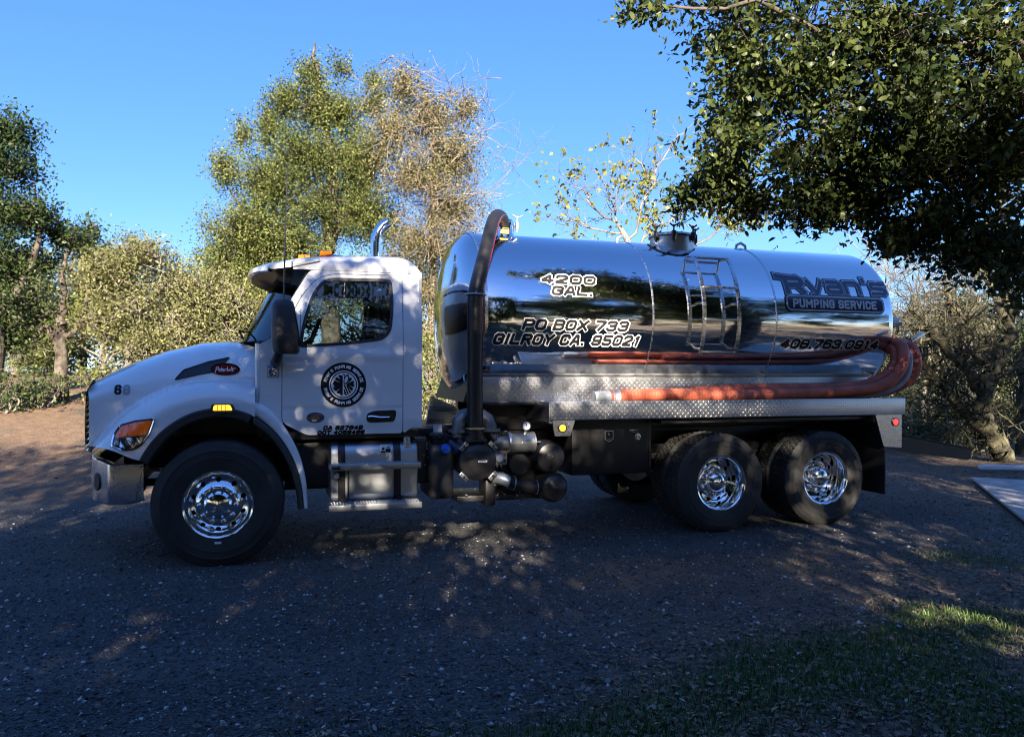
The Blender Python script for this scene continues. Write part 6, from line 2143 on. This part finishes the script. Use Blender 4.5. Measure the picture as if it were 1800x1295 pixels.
M_BOARD = mat('weathered_plywood', (0.34, 0.33, 0.31), rough=.8, var=.25, vscale=5, bump=.2, bscale=40)
lying('plywood_sheet', (9.97, -.26, .03), RAD(50), 4.8, 1.9, .03, M_BOARD, 'pale grey weathered board lying flat at the right picture edge', 'board')
p_ = at(1735, 828, 3.0)
lying('white_rail', (13.2, 2.35, .05), RAD(-24), 3.0, .10, .07, mat('white_rail_paint', (.7, .72, .75), rough=.5), 'thin white rail on the ground beyond the grey board', 'rail')

rg = np.random.default_rng(99)


def scatter(n, r0, r1, half=40.0, power=1.0):
    """points on the ground around the viewing spot, denser close by"""
    r = r0 * (r1 / r0) ** (rg.random(n) ** power)
    a = YAW + np.radians(rg.uniform(-half, half, n))
    return CAM.x + r * np.sin(a), CAM.y + r * np.cos(a), r


def clear_of_slab(x, y):
    c, s = math.cos(RAD(50)), math.sin(RAD(50))
    u, v = (x - 9.97) * c + (y + .26) * s, -(x - 9.97) * s + (y + .26) * c
    return ~((np.abs(u) < 2.42) & (np.abs(v) < .97))


# gravel: squat irregular octahedra
def gravel(name, n, r0, r1, s0, s1, label, tone_m, tone_s, mtl, keep):
    x, y, r = scatter(n, r0, r1)
    m = keep(x, y) > rg.random(n)
    m &= clear_of_slab(x, y)
    x, y = x[m], y[m]
    n = len(x)
    s = s0 * (s1 / s0) ** (rg.random(n) ** 1.8)
    a = rg.uniform(0, 6.28, n)
    z = terrain(x, y) - s * .1
    B = np.array([[1, 0, 0], [0, 1, 0], [-1, 0, 0], [0, -1, 0], [0, 0, .7], [0, 0, -.5]])
    V = B[None] * (s[:, None] * rg.uniform(.65, 1.3, (n, 6)))[:, :, None]
    V[:, :, 0] *= rg.uniform(.7, 1.4, (n, 1))
    tl = rg.normal(0, .35, (n, 2))
    V[:, :, 2] += V[:, :, 0] * tl[:, :1] * .6 + V[:, :, 1] * tl[:, 1:] * .6
    ca, sa = np.cos(a)[:, None], np.sin(a)[:, None]
    X, Y = V[:, :, 0] * ca - V[:, :, 1] * sa, V[:, :, 0] * sa + V[:, :, 1] * ca
    V = np.stack([X + x[:, None], Y + y[:, None], V[:, :, 2] + z[:, None]], -1)
    F = np.array([[0, 1, 4], [1, 2, 4], [2, 3, 4], [3, 0, 4], [1, 0, 5], [2, 1, 5], [3, 2, 5], [0, 3, 5]])
    F = F[None] + (np.arange(n) * 6)[:, None, None]
    t = np.clip(rg.normal(tone_m, tone_s, n), 0, 1)
    t[rg.random(n) < .012] = 1.0
    o = np_mesh(name, V.reshape(-1, 3), F.reshape(-1, 3), mtl, tone=np.repeat(t, 6))
    tag(o, label, 'gravel', kind='stuff')


def tone_mat(name, stops, rough=.8, trans=0.0):
    m = bpy.data.materials.new(name)
    m.use_nodes = True
    nt = m.node_tree
    b = nt.nodes['Principled BSDF']
    a = nt.nodes.new('ShaderNodeAttribute')
    a.attribute_name = 'tone'
    r = nt.nodes.new('ShaderNodeValToRGB')
    el = r.color_ramp.elements
    while len(el) < len(stops): el.new(.5)
    for e, (p, c) in zip(el, stops):
        e.position = p
        e.color = (*c, 1)
    nt.links.new(a.outputs['Fac'], r.inputs[0])
    nt.links.new(r.outputs[0], b.inputs['Base Color'])
    b.inputs['Roughness'].default_value = rough
    b.inputs['Specular IOR Level'].default_value = .4
    return m


M_STONES = tone_mat('millings', [(0, (.012, .012, .013)), (.5, (.055, .055, .055)), (.85, (.19, .188, .182)), (1, (.55, .55, .53))], .6)
gravel('gravel', 80000, 2.6, 11.0, .006, .021, 'loose dark gravel across the driveway', .42, .27, M_STONES, lambda x, y: 1.0 - .75 * litter_amount(x, y))

gravel('stones', 1600, 2.7, 12.0, .016, .040, 'scattered larger stones lying on the driveway', .5, .25, M_STONES, lambda x, y: .25 + .5 * litter_amount(x, y))

# fallen leaves
M_LITTER = tone_mat('fallen_leaves', [(0, (.040, .028, .020)), (.45, (.115, .085, .060)), (.8, (.22, .18, .14)), (1, (.36, .32, .27))], .65)


def fallen(name, n, r0, r1, keep, size, label):
    x, y, r = scatter(n, r0, r1, 42)
    m = (keep(x, y) > rg.random(n)) & clear_of_slab(x, y)
    x, y = x[m], y[m]
    n = len(x)
    z = terrain(x, y) + rg.uniform(.004, .022, n)
    l = size * rg.uniform(.6, 1.35, n)[:, None]
    a = rg.uniform(0, 6.28, n)
    d = unit(np.stack([np.cos(a), np.sin(a), rg.normal(0, .22, n)], -1))
    nn = unit(np.stack([rg.normal(0, .35, n), rg.normal(0, .35, n), np.ones(n)], -1))
    sd = unit(np.cross(d, nn)); nn = np.cross(sd, d)
    w = l * rg.uniform(.35, .6, n)[:, None]
    C = np.stack([x, y, z], -1)
    f = w * rg.uniform(-.1, .5, n)[:, None]
    V = np.stack([C - d * l * .5, C - d * l * .12 + sd * w * .45 + nn * f, C + d * l * .18 + sd * w * .42 + nn * f * .8, C + d * l * .5 + nn * f * .5, C + d * l * .18 - sd * w * .42 + nn * f * .8, C - d * l * .12 - sd * w * .45 + nn * f], 1)
    b = (np.arange(n) * 6)[:, None]
    F1 = np.array([[0, 1, 5], [2, 3, 4]])[None] + b[:, None]
    F2 = np.array([[1, 2, 4, 5]])[None] + b[:, None]
    o = np_mesh(name, V.reshape(-1, 3), [F1.reshape(-1, 3), F2.reshape(-1, 4)], M_LITTER, tone=np.repeat(np.clip(rg.normal(.48, .25, n), 0, 1), 6))
    tag(o, label, 'leaves', kind='stuff')


fallen('leaf_litter', 60000, 2.6, 16.0, lambda x, y: .02 + .9 * litter_amount(x, y) * (.55 + .45 * wave(x, y, 0, 2.2, 1.0)), .045, 'brown fallen oak leaves along the verge and under the trees')

# grass
M_GRASS = tone_mat('grass_blades', [(0, (.032, .062, .014)), (.6, (.080, .135, .032)), (.9, (.14, .18, .055)), (1, (.28, .24, .13))], .55)


def grass(n, r0, r1, keep, h0, label):
    x, y, r = scatter(n, r0, r1, 42)
    m = (keep(x, y) > rg.random(n)) & clear_of_slab(x, y)
    x, y = x[m], y[m]
    n = len(x)
    z = terrain(x, y) - .003
    h = h0 * rg.uniform(.4, 1.4, n)
    a = rg.uniform(0, 6.28, n)
    w = rg.uniform(.0016, .0036, n)
    ln = rg.uniform(.15, .9, n)
    b = rg.uniform(0, 6.28, n)
    C = np.stack([x, y, z], -1)
    s = np.stack([np.cos(a) * w, np.sin(a) * w, np.zeros(n)], -1)
    L = np.stack([np.cos(b), np.sin(b), np.zeros(n)], -1) * (h * ln)[:, None]
    up = np.array([0, 0, 1.0])
    mid = C + L * .35 + up * (h * .6)[:, None]
    tip = C + L + up * (h * (1 - .35 * ln))[:, None]
    V = np.stack([C - s, C + s, mid + s * .8, mid - s * .8, tip], 1)
    q = (np.arange(n) * 5)[:, None]
    o = np_mesh('grass', V.reshape(-1, 3), [np.array([[0, 1, 2, 3]]) + q, np.array([[3, 2, 4]]) + q], M_GRASS, tone=np.repeat(np.clip(rg.normal(.5, .25, n), 0, 1), 5))
    tag(o, label, 'grass', kind='stuff')


grass(210000, 2.6, 9.5, lambda x, y: .05 * litter_amount(x, y) + .95 * green_amount(x, y), .055, 'short green grass growing through the leaf litter')

# twigs lying on the gravel
w = Wood(990)
x, y, r = scatter(260, 2.7, 9.0)
for i in range(len(x)):
    if litter_amount(x[i], y[i]) < .25 * rg.random(): continue
    a, L = rg.uniform(0, 6.28), rg.uniform(.05, .22)
    z = gz(x[i], y[i]) + .012
    w.seg.append((np.array([x[i], y[i], z]), np.array([x[i] + L * math.cos(a), y[i] + L * math.sin(a), z + .01]), .003, .0015))
o = w.build('fallen_twigs', M_TWIG, None)
tag(o, 'thin dry twigs scattered over the leaf litter', 'twigs', kind='stuff')
